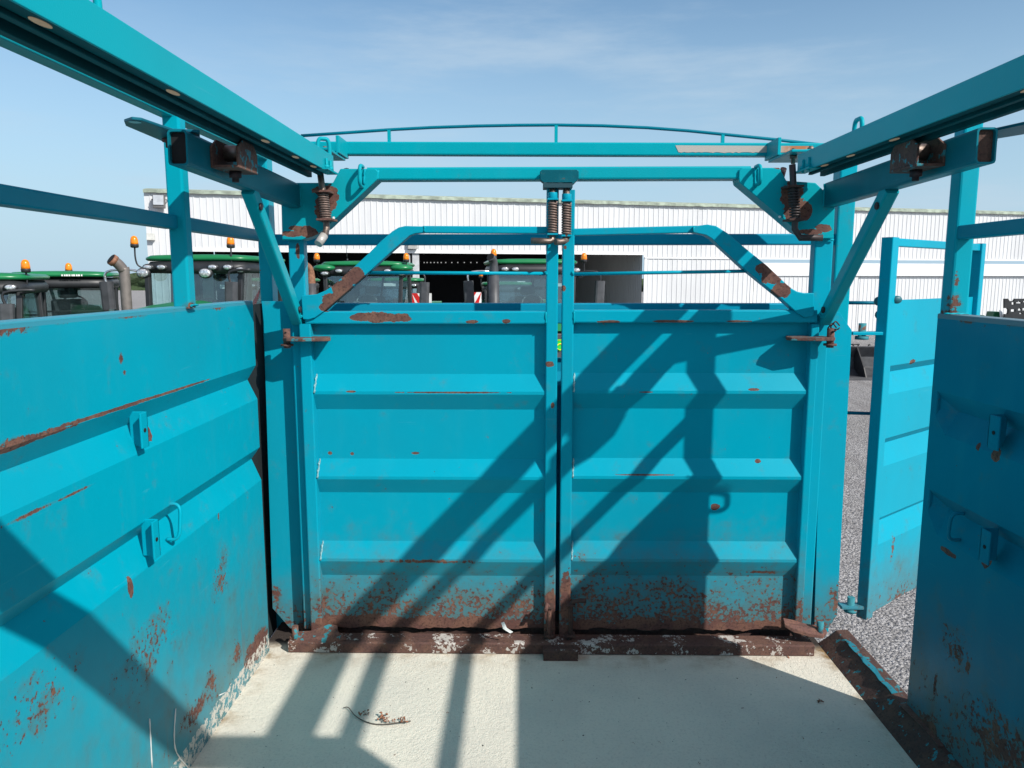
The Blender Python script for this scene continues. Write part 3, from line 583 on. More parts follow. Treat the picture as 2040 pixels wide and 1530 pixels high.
for z, u, v_ in ((PY(1712, 663, 3.3).z, 1712, 663), (PY(1690, 1205, 3.3).z, 1690, 1205)):
    x0 = PY(u-6, v_, 3.3).x
    h = MB().box((x0-.03, 3.265, z-.008), (A.x-.02, 3.315, z+.006)).build('hinge_strap', M_door, SD, .002)
    MB().lathe((x0+.02, 3.29, z-.028), [(.028, 0), (.028, .014), (.016, .015), (.016, .07)], 12).build('hinge_pin', rusty('door_pin', .9, .6), h)
for z, u0, u1 in ((PY(1720, 603, 3.45).z, 1690, 1756), (PY(1715, 822, 3.45).z, 1688, 1742)):
    v_ = 603 if z > 1.2 else 822; p, q = PY(u0-14, v_, 3.45), PY(u1, v_, 3.45); MB().tube([(p.x, 3.45, z), (q.x, 3.42, z)], .008, 8).build('stay_rod', paint('rod_dark_teal', base=(.002, .14, .20)), SD)
k = MB()
for u, v in ((1750, 600), (1752, 627)): p = PY(u, v, 3.32); k.ball(p, .02, 1, .6, 1)
k.ball(PY(1787, 597, 3.3), .022, 1, .5, .8); k.build('latch_knob', plain('dark_teal_knob', (.01, .12, .15), .5), SD)

# ------------------------------------------------------------------ debris on the floor
TW = thing('fallen_twig', 'thin curved dead twig with small brown dried buds lying on the cream floor', 'twig', PZ(745, 1436, 0))
M_twig = plain('twig_bark', (.10, .085, .07), .9, 0, .3, 90); M_bud = plain('dry_bud', (.24, .10, .055), .9, 0, .5, 120)
st_ = [PZ(u, v, .006) for u, v in ((684, 1410), (694, 1411), (706, 1425), (722, 1434), (745, 1441), (770, 1443), (795, 1441), (818, 1437))]
for i, p in enumerate(st_): p.z += .003*math.sin(i*1.3)
MB().tube(curve(st_, 4), [lerp(.0016, .0026, i/28) for i in range(29)], 6).build('stem', M_twig, TW)
for u, v, n in ((718, 1425, 4), (728, 1422, 6), (760, 1430, 6), (768, 1437, 8), (764, 1424, 4), (787, 1438, 3), (800, 1433, 6), (805, 1438, 4)):
    b = MB(); c = PZ(u, v, .008)
    for k in range(n):
        q = c+Vector((random.uniform(-.012, .012), random.uniform(-.010, .010), random.uniform(0, .012))); b.ball(q, random.uniform(.002, .0045), random.uniform(.7, 1.6), 1, random.uniform(.5, 1), 8); b.tube([c-Vector((0, 0, .003)), q], .0007, 4)
    b.build('bud_cluster', M_bud, TW)
def bit(u, v, n, r, label, name='leaf_scrap', cat='leaf scrap', group=None):
    b = MB(); c = PZ(u, v, 0)
    for k in range(n):
        a = random.uniform(0, 6.28); w = r*random.uniform(.5, 1.2); q = c+Vector((random.uniform(-r, r)*1.4, random.uniform(-r, r), .002+.002*k))
        d1, d2 = Vector((math.cos(a), math.sin(a), .25))*w, Vector((-math.sin(a), math.cos(a), .3))*w*.45
        b.sheet([[q-d1, q-d2*.5, q+d1*.2], [q-d1*.5+d2, q+d2, q+d1]])
    o = b.build(name, M_bud, None, solid=.0008); tag(o, label, cat, group); return o
bit(1636, 1398, 4, .011, 'reddish brown leaf scrap just beyond the tip of the sunlit floor triangle')
bit(1563, 1307, 3, .012, 'small brown leaf scrap in the sun against the foot of the sill')
for u, v in ((1100, 1396), (1123, 1477), (1316, 1480), (1393, 1522), (1545, 1351), (788, 1506), (892, 1421), (1158, 1398), (1262, 1482), (1672, 1455), (1600, 1471), (1480, 1412)):
    bit(u, v, 2, .0035, 'tiny dark speck of dirt on the cream floor', 'dirt_speck', 'dirt', 'tiny dark specks scattered on the floor')

# ------------------------------------------------------------------ the yard
def mat_gravel():
    s = NT('grey_gravel'); P = s.pos(); 
    vo = s.n('ShaderNodeTexVoronoi', feature='F1', I={'Scale': 40.0, 'Randomness': 1.0}); s.t.links.new(P, vo.inputs['Vector'])
    v2 = s.n('ShaderNodeTexVoronoi', feature='F1', I={'Scale': 95.0}); s.t.links.new(P, v2.inputs['Vector'])
    sep = s.n('ShaderNodeSeparateColor'); s.t.links.new(vo.outputs['Color'], sep.inputs[0])
    c = s.mix(sep.outputs[0], (.24, .235, .235), (.56, .55, .545)); c = s.mix(s.ramp(vo.outputs['Distance'], .55, .95), c, (.13, .13, .132))
    sep2 = s.n('ShaderNodeSeparateColor'); s.t.links.new(v2.outputs['Color'], sep2.inputs[0]); c = s.mix(s.math('MULTIPLY', sep2.outputs[1], .3), c, (.12, .12, .12))
    c = s.mix(s.math('MULTIPLY', s.ramp(s.noise(P, .6, 5), .45, .7), .4), c, (.24, .235, .22))
    c = s.mix(s.math('MULTIPLY', s.ramp(s.noise(s.vscale(P, (2.2, .35, 1)), 1.0, 4, .6), .5, .68), .45), c, (.20, .19, .185))
    h = s.math('SUBTRACT', s.math('MULTIPLY', vo.outputs['Distance'], -1.0), s.math('MULTIPLY', v2.outputs['Distance'], .4))
    return s.out(c, .95, 0, s.bump(h, .02), **{'Specular IOR Level': .15})
b = MB(); b.sheet([[(x, y, GZ) for x in (-900, -60, -10, 10, 60, 900)] for y in (-300, -10, 8, 25, 80, 1500)])
g = b.build('ground', mat_gravel()); g['kind'] = 'structure'
def mat_hedge():
    s = NT('far_foliage'); P = s.pos(); c = s.mix(s.noise(P, .8, 6, .7), (.02, .045, .02), (.07, .11, .04)); return s.out(c, .95, 0, s.bump(s.noise(P, 1.5, 5), .6))
b = MB(); rows = []
for j in range(7):
    rows.append([(-260+i*3.0, 150+12*math.sin(i*.05)+random.uniform(-1, 1)-j*0.9+(j*j)*.2, GZ+(0, .8, 1.5, 2.1, 2.5, 2.7, 2.6)[j]*(1+.28*math.sin(i*.31)+.2*math.sin(i*.83+1))+random.uniform(-.5, .5)*(j > 0)) for i in range(160)])
b.sheet(rows); hg = b.build('tree_line', mat_hedge()); hg['kind'] = 'stuff'; tag(hg, 'far dark green line of trees behind the yard at the left', 'trees')

# ------------------------------------------------------------------ warehouse
W0 = Vector((-14.35, 29.0, GZ)); wd = Vector((25.7+14.35, 10.8, 0)).normalized(); wn = Vector((wd.y, -wd.x, 0))   # wn faces the camera
HB = 4.78-GZ; ZO = 2.60-GZ
WH = thing('warehouse', 'long white corrugated warehouse with a dark open bay and green-edged roof', 'building', W0)
def wp(t, z, o=0.0): return W0+wd*t+wn*o+Vector((0, 0, z))
def clad_mat(name, col, pitch=0.0):
    s = NT(name); P = s.pos(); n = s.noise(s.vscale(P, (.9, .9, .25)), 1.0, 5, .6)
    c = s.mix(s.ramp(n, .35, .8), col, tuple(x*.86 for x in col)); return s.out(c, .55, 0)
M_clad = clad_mat('white_cladding', (.66, .67, .68)); M_trim = clad_mat('white_trim', (.78, .79, .79)); M_moss = plain('mossy_gutter', (.34, .40, .32), .8, 0, .35, 2.5)
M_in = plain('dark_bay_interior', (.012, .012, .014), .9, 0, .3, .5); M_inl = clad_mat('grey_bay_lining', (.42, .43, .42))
def t_at(u): # distance along the wall met by image column u
    d = _ray(u, 480); n = wn; k = (W0-O).dot(n)/d.dot(n); return (O+d*k-W0).dot(wd)
def cladding(t0, t1, z0, z1, name, mat, par, o=0.0, pitch=.24, rib=.03, dep=.020):
    b = MB(); pts = []; t = t0
    while t < t1:
        pts += [(t, 0), (min(t+pitch-rib*2, t1), 0), (min(t+pitch-rib*1.5, t1), dep), (min(t+pitch-rib*.5, t1), dep)]; t += pitch
    pts.append((t1, 0)); b.sheet([[wp(a, z, o+d) for a, d in pts] for z in (z0, z1)]); return b.build(name, mat, par)
tL, tR_ = t_at(352), t_at(1283); LW = 47
cladding(0, tL, .0, HB, 'wall', M_clad, WH); cladding(tL, tR_, ZO, HB, 'wall', M_clad, WH); cladding(tR_, LW, ZO-.15, HB, 'wall', M_clad, WH)
tD0, tD1 = t_at(1503), t_at(1712)
cladding(tR_, tD0, 0, ZO-.15, 'wall', M_clad, WH, .05); cladding(tD0, tD1, 0, ZO-.9, 'sliding_door', M_clad, WH, .10); cladding(tD1, LW, 0, ZO-.9, 'sliding_door', M_clad, WH, .02, .22)
b = MB(); b.poly_prism([wp(tR_+.02, ZO-.19, .04), wp(LW, ZO-.19, .04), wp(LW, ZO-.12, .04), wp(tR_+.02, ZO-.12, .04)], wn*.06); b.build('trim_strip', M_trim, WH)
b = MB(); b.poly_prism([wp(tD0, ZO-.95, .06), wp(LW, ZO-.95, .06), wp(LW, ZO-.35, .06), wp(tD0, ZO-.35, .06)], wn*.12); b.build('door_track_cover', M_trim, WH)
b = MB(); b.poly_prism([wp(tL, ZO-.03, .0), wp(tR_, ZO-.03, .0), wp(tR_, ZO+.10, .0), wp(tL, ZO+.10, .0)], wn*.04); b.build('lintel', M_trim, WH)
for t in (tR_+.08, t_at(1500)): b = MB(); b.poly_prism([wp(t-.07, 0, .03), wp(t+.07, 0, .03), wp(t+.07, ZO-.15, .03), wp(t-.07, ZO-.15, .03)], wn*.05); b.build('door_edge', M_trim, WH)
# gutter / roof edge with moss
b = MB(); n = 240; rows = []
for i in range(n+1):
    t = LW*i/n; j = random.uniform(0, .05); rows.append([wp(t, HB-.02-j*.4, .05), wp(t, HB-.02-j*.5, .14), wp(t, HB+.07+random.uniform(0, .02), .14), wp(t, HB+.11, .0), wp(t, HB+.20, -.6)])
b.sheet(rows); b.build('roof_edge', M_moss, WH)
b = MB(); b.sheet([[wp(0, HB+.19, -.55), wp(LW, HB+.19, -.55)], [wp(0, HB+1.2, -12), wp(LW, HB+1.2, -12)]]); b.build('roof', plain('grey_roof_sheet', (.30, .31, .30), .7), WH)
b = MB(); b.sheet([[wp(0, 0, -.02), wp(0, HB+.1, -.02)], [wp(0, 0, -12), wp(0, HB+.8, -12)]]); b.build('end_wall', M_clad, WH)
# bay interior
b = MB(); z1 = ZO+1.2
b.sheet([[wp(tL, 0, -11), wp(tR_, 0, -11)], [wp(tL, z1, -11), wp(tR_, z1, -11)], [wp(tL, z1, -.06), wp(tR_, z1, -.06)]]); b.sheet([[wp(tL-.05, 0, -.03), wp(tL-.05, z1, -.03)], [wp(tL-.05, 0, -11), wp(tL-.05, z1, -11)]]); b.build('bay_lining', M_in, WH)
b = MB(); pts = [(0, 0)]; q = .05
while q < 11.1: pts += [(q, 0), (q+.1, 0), (q+.12, .02), (q+.15, .02)]; q += .2
b.sheet([[wp(tR_-.06-d, z, -o) for o, d in pts] for z in (0, ZO+.3)]); b.build('bay_side_cladding', M_inl, WH)
tc = t_at(828); b = MB(); b.poly_prism([wp(tc-.14, 0, -.30), wp(tc+.14, 0, -.30), wp(tc+.14, ZO+.02, -.30), wp(tc-.14, ZO+.02, -.30)], wn*.25); b.build('column', plain('pale_column', (.45, .46, .47), .6), WH)
tc2 = tc-.32; b = MB(); b.tube([wp(tc2, 0, -.12), wp(tc2, ZO, -.12)], .10, 10); b.build('downpipe', plain('grey_downpipe', (.30, .32, .33), .5), WH)
ml = plain('daylight_gap', (.9, .9, .9), .6, **{'Emission Color': (1, 1, 1, 1), 'Emission Strength': .35})
for u in (845, 851, 858, 865, 872, 879, 888, 900, 912, 925, 938, 950):
    p = _ray(u, 523); k = (wp(0, 0, -10.9)-O).dot(wn)/p.dot(wn); MB().ball(O+p*k, .035, seg=8).build('rear_light_gap', ml, WH)
# white speakers / lamps on the wall
def wbox(u, v, w, h, d, name, mat, par=None):
    t = t_at(u); zc = (O+_ray(u, v)*((W0-O).dot(wn)/_ray(u, v).dot(wn))).z-GZ; b = MB(); b.poly_prism([wp(t-w/2, zc-h/2, .03), wp(t+w/2, zc-h/2, .03), wp(t+w/2*.9, zc+h/2, .03), wp(t-w/2*.9, zc+h/2, .03)], wn*d); return b.build(name, mat, par, .01), t, zc
o, t, zc = wbox(302, 472, .28, .26, .18, 'wall_speaker', plain('off_white_plastic', (.62, .62, .58), .5)); tag(o, 'small square off-white box on the left end of the warehouse wall below the floodlight', 'wall box')
FL = thing('floodlight', 'grey square floodlight high on the left corner of the warehouse', 'floodlight', wp(t_at(325), HB-.6, .3)); t = t_at(325)
b = MB(); b.poly_prism([wp(t-.22, HB-.62, .18), wp(t+.20, HB-.62, .18), wp(t+.20, HB-.12, .10), wp(t-.22, HB-.12, .10)], wn*.22); b.build('housing', plain('floodlight_grey', (.10, .10, .10), .5), FL, .02)
b = MB(); b.poly_prism([wp(t-.19, HB-.50, .405), wp(t+.17, HB-.50, .405), wp(t+.17, HB-.14, .335), wp(t-.19, HB-.14, .335)], wn*.01); b.build('lens', plain('floodlight_glass', (.55, .57, .58), .15, .3), FL)
for q in (-.25, .25): MB().tube([wp(t+q, HB-.3, .03), wp(t+q, HB-.3, .3)], .02, 6).build('bracket', M_bolt, FL)
o, t, zc = wbox(821, 488, .40, .34, .2, 'wall_speaker', plain('grey_box_plastic', (.38, .38, .36), .6)); tag(o, 'grey square box on the warehouse wall above the column of the open bay', 'wall box')

# ------------------------------------------------------------------ tractors
M_green = plain('tractor_green', (.010, .19, .065), .32, 0, .08, 3); M_tb = plain('tractor_black_plastic', (.022, .024, .027), .45, 0, .2, 8); M_grey = plain('tractor_dark_grey', (.06, .063, .07), .5, 0, .2, 8)
M_lamp = plain('lamp_glass', (.62, .65, .68), .10, .55, .5, 35); M_amber = plain('amber_beacon_plastic', (.85, .22, .008), .2, 0, .2, 25, **{'Emission Color': (1, .3, .02, 1), 'Emission Strength': .12})
M_pipe = plain('exhaust_grey', (.19, .165, .15), .5, .3, .15, 10); M_piper = plain('exhaust_rust', (.26, .12, .07), .7, .1, .3, 25); M_mirror = plain('mirror_glass', (.35, .48, .48), .08, .8)
M_tyre = plain('tyre_rubber', (.02, .02, .021), .85, 0, .2, 12, .004); M_yel = plain('rim_yellow', (.75, .48, .02), .45); M_red = plain('marker_red', (.60, .015, .012), .4); M_white = plain('marker_white', (.8, .8, .8), .5); M_chrome = plain('chrome', (.7, .72, .74), .12, .9)
M_seat = plain('seat_fabric', (.13, .15, .15), .85); M_wheel = plain('steering_wheel_grey', (.22, .23, .23), .5); M_pale = plain('pale_green_blind', (.42, .62, .56), .6)
def glass(name, tint=(.62, .76, .76), f=.16):
    s = NT(name); P = s.pos(); tr = s.n('ShaderNodeBsdfTransparent', I={'Color': (*tint, 1)}); gl_ = s.n('ShaderNodeBsdfGlossy', I={'Color': (.85, .95, .97, 1), 'Roughness': .03})
    df = s.n('ShaderNodeBsdfDiffuse', I={'Color': (.13, .19, .20, 1)}); nz = s.ramp(s.noise(P, 2.2, 3), .4, .7)
    m1 = s.n('ShaderNodeMixShader', I={0: f}); s.t.links.new(tr.outputs[0], m1.inputs[1]); s.t.links.new(gl_.outputs[0], m1.inputs[2])
    m2 = s.n('ShaderNodeMixShader'); s.set(m2.inputs[0], s.math('ADD', .03, s.math('MULTIPLY', nz, .13))); s.t.links.new(m1.outputs[0], m2.inputs[1]); s.t.links.new(df.outputs[0], m2.inputs[2])
    o = s.n('ShaderNodeOutputMaterial'); s.t.links.new(m2.outputs[0], o.inputs[0]); return s.m
M_glass = glass('cab_glass')
class LB(MB): local = True
def rounded(w, y0, y1, z0, z1, k=.18, crown=.05, n=10, taper=.94):
    """rounded slab outline lofted upward (local coordinates)"""
    b = LB(); rows = []
    def ring(sc, z, cr=0):
        pts = []
        for i in range(40):
            a = 2*math.pi*i/40; c, s_ = math.cos(a), math.sin(a); e = .35
            x = math.copysign(abs(c)**e, c)*w/2*sc; y = (y0+y1)/2+math.copysign(abs(s_)**e, s_)*(y1-y0)/2*sc; pts.append((x, y, z+cr*(1-(x/(w/2))**2)))
        return pts
    for sc, z, cr in ((.97, z0, 0), (1, z0+.25*(z1-z0), 0), (1, z0+.6*(z1-z0), crown*.5), (taper, z1, crown), (.6, z1+.012, crown), (.2, z1+.015, crown)): rows.append([b.b.verts.new(p) for p in ring(sc, z, cr)])
    for a, c in zip(rows, rows[1:]):
        for i in range(40): f = b.b.faces.new((a[i], a[(i+1) % 40], c[(i+1) % 40], c[i])); f.smooth = True
    b.b.faces.new(rows[0][::-1]); b.b.faces.new(rows[-1]); return b
def beacon(x, y, z, stalk, par, r=.062):
    k = LB().tube(curve([(x*.90, y+.03, z-stalk-.03), (x*.975, y+.01, z-stalk+.02), (x, y, z-stalk*.55), (x, y, z)], 4), .013, 6).lathe((x, y, z), [(.04, 0), (r*.95, .01), (r, .05), (r*.96, .055)], 14).build('beacon', M_tb, par)
    LB().lathe((x, y, z+.055), [(r*.92, 0), (r*.94, .03), (r*.86, .08), (r*.62, .115), (r*.2, .13)], 16).build('beacon_lens', M_amber, k)
def tractor(label, x, y, rot=0, cw=1.72, top=2.99, style='flat', lamps=((-.72, 0), (-.55, 0), (.55, 0), (.72, 0)), beacons=((-.86, .1, .06), (.78, .1, .02)), exhaust=None, mirror=(1.05, .75), hood=True, hood_z=(2.12, 1.92), blinds=False, marker=None, aerial=False, rear_lamp=False):
    T = thing('tractor', label, 'tractor', (x, y, GZ), rot, 'green tractors parked in front of the warehouse'); W = cw/2
    zr = top-.17
    rf = rounded(cw+.06, -.10, 1.75, zr+.070, top-.02, crown=.015).build('roof', M_green, T)
    rounded(cw+.02, -.13, 1.70, zr-.12, zr+.06, crown=0).build('light_bar', M_tb, rf)
    if style == 'lobed':
        for sx in (-1, 1): LB().ball((sx*(W-.10), .0, zr+.03), .21, 1.15, 1.0, .36).build('roof_lobe', M_green, rf)
    for lx, lz in lamps:
        LB().ball((lx*cw/1.72, -.135, zr-.03+lz), .074, 1.3, .5, .75).build('work_lamp_rim', M_tb, rf); k = LB().ball((lx*cw/1.72, -.162, zr-.03+lz), .056, 1.25, .4, .66).build('work_lamp', M_lamp, rf)
    # cab shell: pillars
    zb = 1.35; P = {}
    for sx in (-1, 1):
        P['a', sx] = ((sx*(W-.10), -.02, zr-.06), (sx*(W-.16), -.16, zb)); P['b', sx] = ((sx*(W-.05), .85, zr-.06), (sx*W, .80, zb)); P['c', sx] = ((sx*(W-.12), 1.55, zr-.06), (sx*(W-.14), 1.50, zb))
        for k in 'abc':
            LB().bar(P[k, sx][1], P[k, sx][0], .075, .09, .012, (0, 1, 0)).build('cab_pillar', M_tb, T)
        LB().sheet([[P['a', sx][1], P['b', sx][1]], [P['a', sx][0], P['b', sx][0]]]).build('door_glass', M_glass, T)
        LB().sheet([[P['b', sx][1], P['c', sx][1]], [P['b', sx][0], P['c', sx][0]]]).build('side_glass', M_glass, T)
    LB().sheet([[P['a', -1][1], P['a', 1][1]], [P['a', -1][0], P['a', 1][0]]]).build('windscreen', M_glass, T)
    LB().sheet([[P['c', -1][1], P['c', 1][1]], [P['c', -1][0], P['c', 1][0]]]).build('rear_window', M_glass, T)
    LB().box((-W+.1, 0, 1.0), (W-.1, 1.5, 1.36)).build('cab_base', M_tb, T, .03)
    # interior
    b = LB(); b.box((-.27, .95, 1.45), (.27, 1.1, 2.25)); b.box((-.27, .55, 1.42), (.27, 1.05, 1.6)); b.box((-.16, .98, 2.27), (.16, 1.08, 2.45)); b.build('seat', M_seat, T, .05)
    b = LB(); c = Vector((0, .28, 2.12)); b.tube([c+Vector((.21*math.cos(a), .10*math.sin(a), .18*math.sin(a))) for a in [2*math.pi*i/20 for i in range(21)]], .016, 6); b.tube([c, (0, .05, 1.5)], .04, 8); b.tube([c+Vector((-.2, 0, 0)), c, c+Vector((.2, 0, 0))], .012, 5); b.build('steering_wheel', M_wheel, T)
    b = LB(); b.bar((-.2, -.03, 1.55), (.15, .0, zr-.12), .016, .012, .003).build('wiper', M_tb, T)
    LB().box((-.32, -.1, 1.30), (.32, .18, 1.95)).build('dashboard', M_tb, T, .06)
    LB().bar((-W+.16, 1.46, 2.05), (W-.16, 1.46, 2.05), .03, .03, .005).build('rear_window_bar', M_tb, T)
    LB().bar((.02, 1.40, 1.5), (.20, 1.40, zr-.1), .05, .04, .005).build('rear_wiper_frame', M_grey, T)
    LB().box((W-.46, -.02, 2.46), (W-.22, -.012, 2.52)).build('windscreen_sticker', M_white, T)
    LB().box((W-.36, .55, 1.9), (W-.22, .72, 2.2)).build('control_screen', M_grey, T, .02)
    if blinds:
        for x0, x1 in ((-.62, -.42), (.12, .28)): LB().box((x0, 1.42, 1.5), (x1, 1.44, zr-.1)).build('pale_panel', M_pale, T, .01)
    # bonnet, grille, headlamps
    if hood:
        zb_, zf = hood_z; b = LB(); rows = []
        for yy, hw, z1, z0 in ((-.12, .44, zb_, 1.2), (-1.0, .43, zb_-.04, 1.15), (-2.0, .40, lerp(zb_, zf, .7), 1.1), (-2.55, .36, zf, 1.05), (-2.72, .32, zf-.16, 1.05)):
            rows.append([(-hw, yy, z0), (-hw, yy, z1-.16), (-hw*.8, yy, z1-.04), (-hw*.35, yy, z1), (hw*.35, yy, z1), (hw*.8, yy, z1-.04), (hw, yy, z1-.16), (hw, yy, z0)])
        b.sheet(rows); hd = b.build('bonnet', M_green, T)
        LB().poly_prism([(-.31, -2.73, 1.02), (.31, -2.73, 1.02), (.31, -2.73, zf-.30), (.22, -2.73, zf-.2), (-.22, -2.73, zf-.2), (-.31, -2.73, zf-.30)], (0, .06, 0)).build('grille', M_grey, T, .02)
        bd = LB().poly_prism([(-.085, -2.755, 1.66), (.085, -2.755, 1.66), (.085, -2.755, 1.52), (0, -2.755, 1.47), (-.085, -2.755, 1.52)], (0, .02, 0)).build('badge', plain('badge_green', (.03, .55, .05), .35), T)
        b = LB(); b.tube([(-.07, -2.76, 1.645), (.07, -2.76, 1.645), (.07, -2.76, 1.53), (0, -2.76, 1.488), (-.07, -2.76, 1.53), (-.07, -2.76, 1.645)], .006, 5)
        b.tube(curve([(-.05, -2.762, 1.56), (-.015, -2.762, 1.585), (.025, -2.762, 1.59), (.05, -2.762, 1.615)], 3), .011, 6); b.tube([(.025, -2.762, 1.59), (.055, -2.762, 1.555)], .006, 5); b.tube([(-.04, -2.762, 1.575), (-.055, -2.762, 1.535)], .006, 5); b.build('badge_emblem', plain('badge_yellow', (.85, .75, .03), .4), bd)
        for sx in (-1, 1): LB().ball((sx*.22, -2.74, 1.35), .09, 1.1, .3, .7).build('headlight', M_lamp, T)
    # wheels and mudguards
    def wheel(cx, cy, r, w, name):
        b = LB(); n = 36; rows = []
        for xo, rr in ((-w/2, r*.62), (-w/2, r*.86), (-w/2*.8, r*.97), (0, r), (w/2*.8, r*.97), (w/2, r*.86), (w/2, r*.62)): rows.append([(cx+xo, cy+rr*math.cos(2*math.pi*i/n), r+rr*math.sin(2*math.pi*i/n)) for i in range(n+1)])
        b.sheet(rows)
        for i in range(0, n, 2):
            a = 2*math.pi*i/n; p = Vector((cx, cy+r*math.cos(a), r+r*math.sin(a))); b.bar(p+Vector((-w*.48, 0, 0)), p+Vector((w*.48, r*.1*-math.sin(a), r*.1*math.cos(a))), .05, .06, .01)
        t = b.build(name, M_tyre, T); b = LB(); b.sheet([[(cx+xo, cy+rr*math.cos(2*math.pi*i/n), r+rr*math.sin(2*math.pi*i/n)) for i in range(n+1)] for xo, rr in ((-w*.3, r*.62), (-w*.1, r*.4), (-w*.1, .02), (w*.1, .02), (w*.1, r*.4), (w*.3, r*.62))]); b.build('rim', M_yel, t)
    for sx in (-1, 1):
        wheel(sx*.95, .95, .92, .55, 'rear_wheel'); wheel(sx*.90, -2.0, .68, .45, 'front_wheel')
        b = LB(); b.sheet([[(sx*xx, .95+1.02*math.cos(a), .92+1.02*math.sin(a)) for xx in (.66, 1.25)] for a in [math.pi*(.08+.84*i/12) for i in range(13)]]); b.build('mudguard', M_green, T, solid=.03)
    if rear_lamp:
        for sx in (-1, 1): k = LB().box((sx*1.0-.11, 1.55, 1.86), (sx*1.0+.11, 1.66, 2.0)).build('rear_lamp', plain('rear_lamp_red', (.7, .02, .01), .25), T, .02); LB().box((sx*1.0-.10, 1.56, 2.0), (sx*1.0+.10, 1.65, 2.04)).build('indicator_lens', M_amber, k, .01)
    # mirrors
    for sx, mx in zip((-1, 1), mirror):
        if not mx: continue
        b = LB(); b.tube(curve([(sx*(W-.08), -.1, zr-.12), (sx*(W+.1), -.16, zr-.07), (sx*(mx+.1), -.2, zr-.10), (sx*(mx+.12), -.2, zr-.3)], 4), .02, 6); a_ = b.build('mirror_arm', M_chrome if sx < 0 else M_tb, T)
        LB().bar((sx*(mx+.10), -.2, zr-.68), (sx*(mx+.12), -.2, zr-.25), .19, .13, .045, (0, 1, 0)).build('mirror', M_grey, a_)
    for bx, by, bz in beacons: beacon(bx, by, zr+bz+.12, .28, T)
    if aerial: LB().tube([(-.35, .2, top), (-.37, .2, top+.35)], .006, 5).tube([(-.35, .2, top-.02), (-.35, .2, top+.05)], .015, 6).build('aerial', M_tb, T)
    if exhaust:
        ex, ey, z0, z1, kind = exhaust; r = .075
        if kind == 'pale':
            k = LB().tube(curve([(ex, ey, z0), (ex, ey, z1-.16), (ex-.01, ey-.01, z1-.06), (ex-.05, ey-.06, z1+.03), (ex-.10, ey-.12, z1+.09)], 5), r*.98, 14, True).build('exhaust_pipe', M_pipe, T)
            LB().tube([(ex-.075, ey-.09, z1+.06), (ex-.105, ey-.127, z1+.096)], r*1.12, 14).build('exhaust_tip', M_piper, k); LB().tube([(ex-.106, ey-.128, z1+.097), (ex-.110, ey-.133, z1+.102)], r*.98, 14).build('exhaust_mouth', M_black, k)
        else:
            k = LB().tube([(ex, ey, z0), (ex, ey, z1-.34)], .098, 16).build('silencer', M_grey, T); mt = M_piper if kind == 'rust' else M_grey
            LB().tube(curve([(ex, ey, z1-.36), (ex, ey, z1-.18), (ex-.02, ey-.03, z1-.06), (ex-.07, ey-.1, z1)], 5), [.088-.012*min(1, i/6) for i in range(16)], 14).build('exhaust_tip', mt, k); LB().tube([(ex-.071, ey-.101, z1+.0), (ex-.075, ey-.108, z1+.003)], .066, 12).build('exhaust_mouth', M_black, k)
    if marker:
        for mx, my, mz, w, h, wn_ in marker:
            bd = LB().box((mx-w/2, my, mz-h/2), (mx+w/2, my+.015, mz+h/2)).build('warning_plate', M_white, T)
            b = LB(); sgn_ = wn_
            for k in (0, 1):
                c0 = -w/2+k*w*.55; q = [(c0, -h/2), (c0+w*.28, -h/2), (c0+w*.28+sgn_*h*.6, h/2), (c0+sgn_*h*.6, h/2)]
                q = [(max(-w/2, min(w/2, a)), z) for a, z in q]; b.poly_prism([(mx+a, my-.003, mz+z) for a, z in q], (0, .002, 0))
            b.build('red_stripe', M_red, bd)
    return T
tractor('large tractor behind the left post, with a tall pale exhaust pipe with rusty mouth', PY(378, 550, 11.6).x, 11.8, R(-4), blinds=True, exhaust=(-.60, -.9, 1.2, 2.80, 'pale'), mirror=(1.22, .55), beacons=((-.93, -.05, .15), (.62, -.05, .14)), hood_z=(2.28, 2.05), lamps=((-.68, 0), (-.46, 0), (.36, 0), (.60, 0), (.80, -.04)))
t3 = [o for o in bpy.data.objects if o.name.startswith('tractor')][-1]
for lx in (-.69, .30): rm = LB().ball((lx, -.26, 2.70), .105, 1.1, .4, .8).build('side_lamp', M_tb, t3); LB().ball((lx, -.29, 2.70), .085, 1.1, .35, .78).build('lamp_lens', M_lamp, rm)
tractor('tractor behind the left curved brace with lobed roof, two beacons, rusty-tipped silencer', PY(720, 550, 15).x, 15.2, R(2), style='lobed', top=2.96, exhaust=(-.93, -.5, 1.2, 2.86, 'rust'), mirror=(0, 1.12), beacons=((-.92, 0, .02), (.86, 0, .02)), aerial=True, hood_z=(2.0, 1.8), lamps=((-.74, -.05), (-.46, 0), (-.18, 0), (.50, 0), (.78, -.05)), marker=[(1.13, .3, 2.12, .40, .38, -1), (-1.5, .3, 2.15, .34, .34, 1)])
tractor('tractor behind the meeting posts of both gates with dark silencer and box mirrors', PY(1066, 550, 14.5).x, 14.7, R(7.5), top=2.99, exhaust=(-.86, -.7, 1.2, 3.0, 'dark'), mirror=(1.18, 1.12), beacons=((-.80, 0, .05), (.96, 0, -.02)), hood_z=(2.12, 1.95), lamps=((-.60, 0), (-.40, 0), (.78, -.02)))
tractor('tractor cut by the left picture edge with white roof lamps and beacon', -7.62, 10.2, R(22), cw=1.55, top=2.70, lamps=((.42, 0), (.66, 0), (-.5, 0)), beacons=((.74, .12, .05),), mirror=(0, .42), hood_z=(2.0, 1.85))
tractor('tractor seen from behind with a red rear lamp on its green mudguard', -8.55, 14.4, R(203), cw=1.55, top=2.74, lamps=((-.70, 0), (.7, 0)), beacons=((.0, .7, .02),), mirror=(0, 0), hood=True, rear_lamp=True)
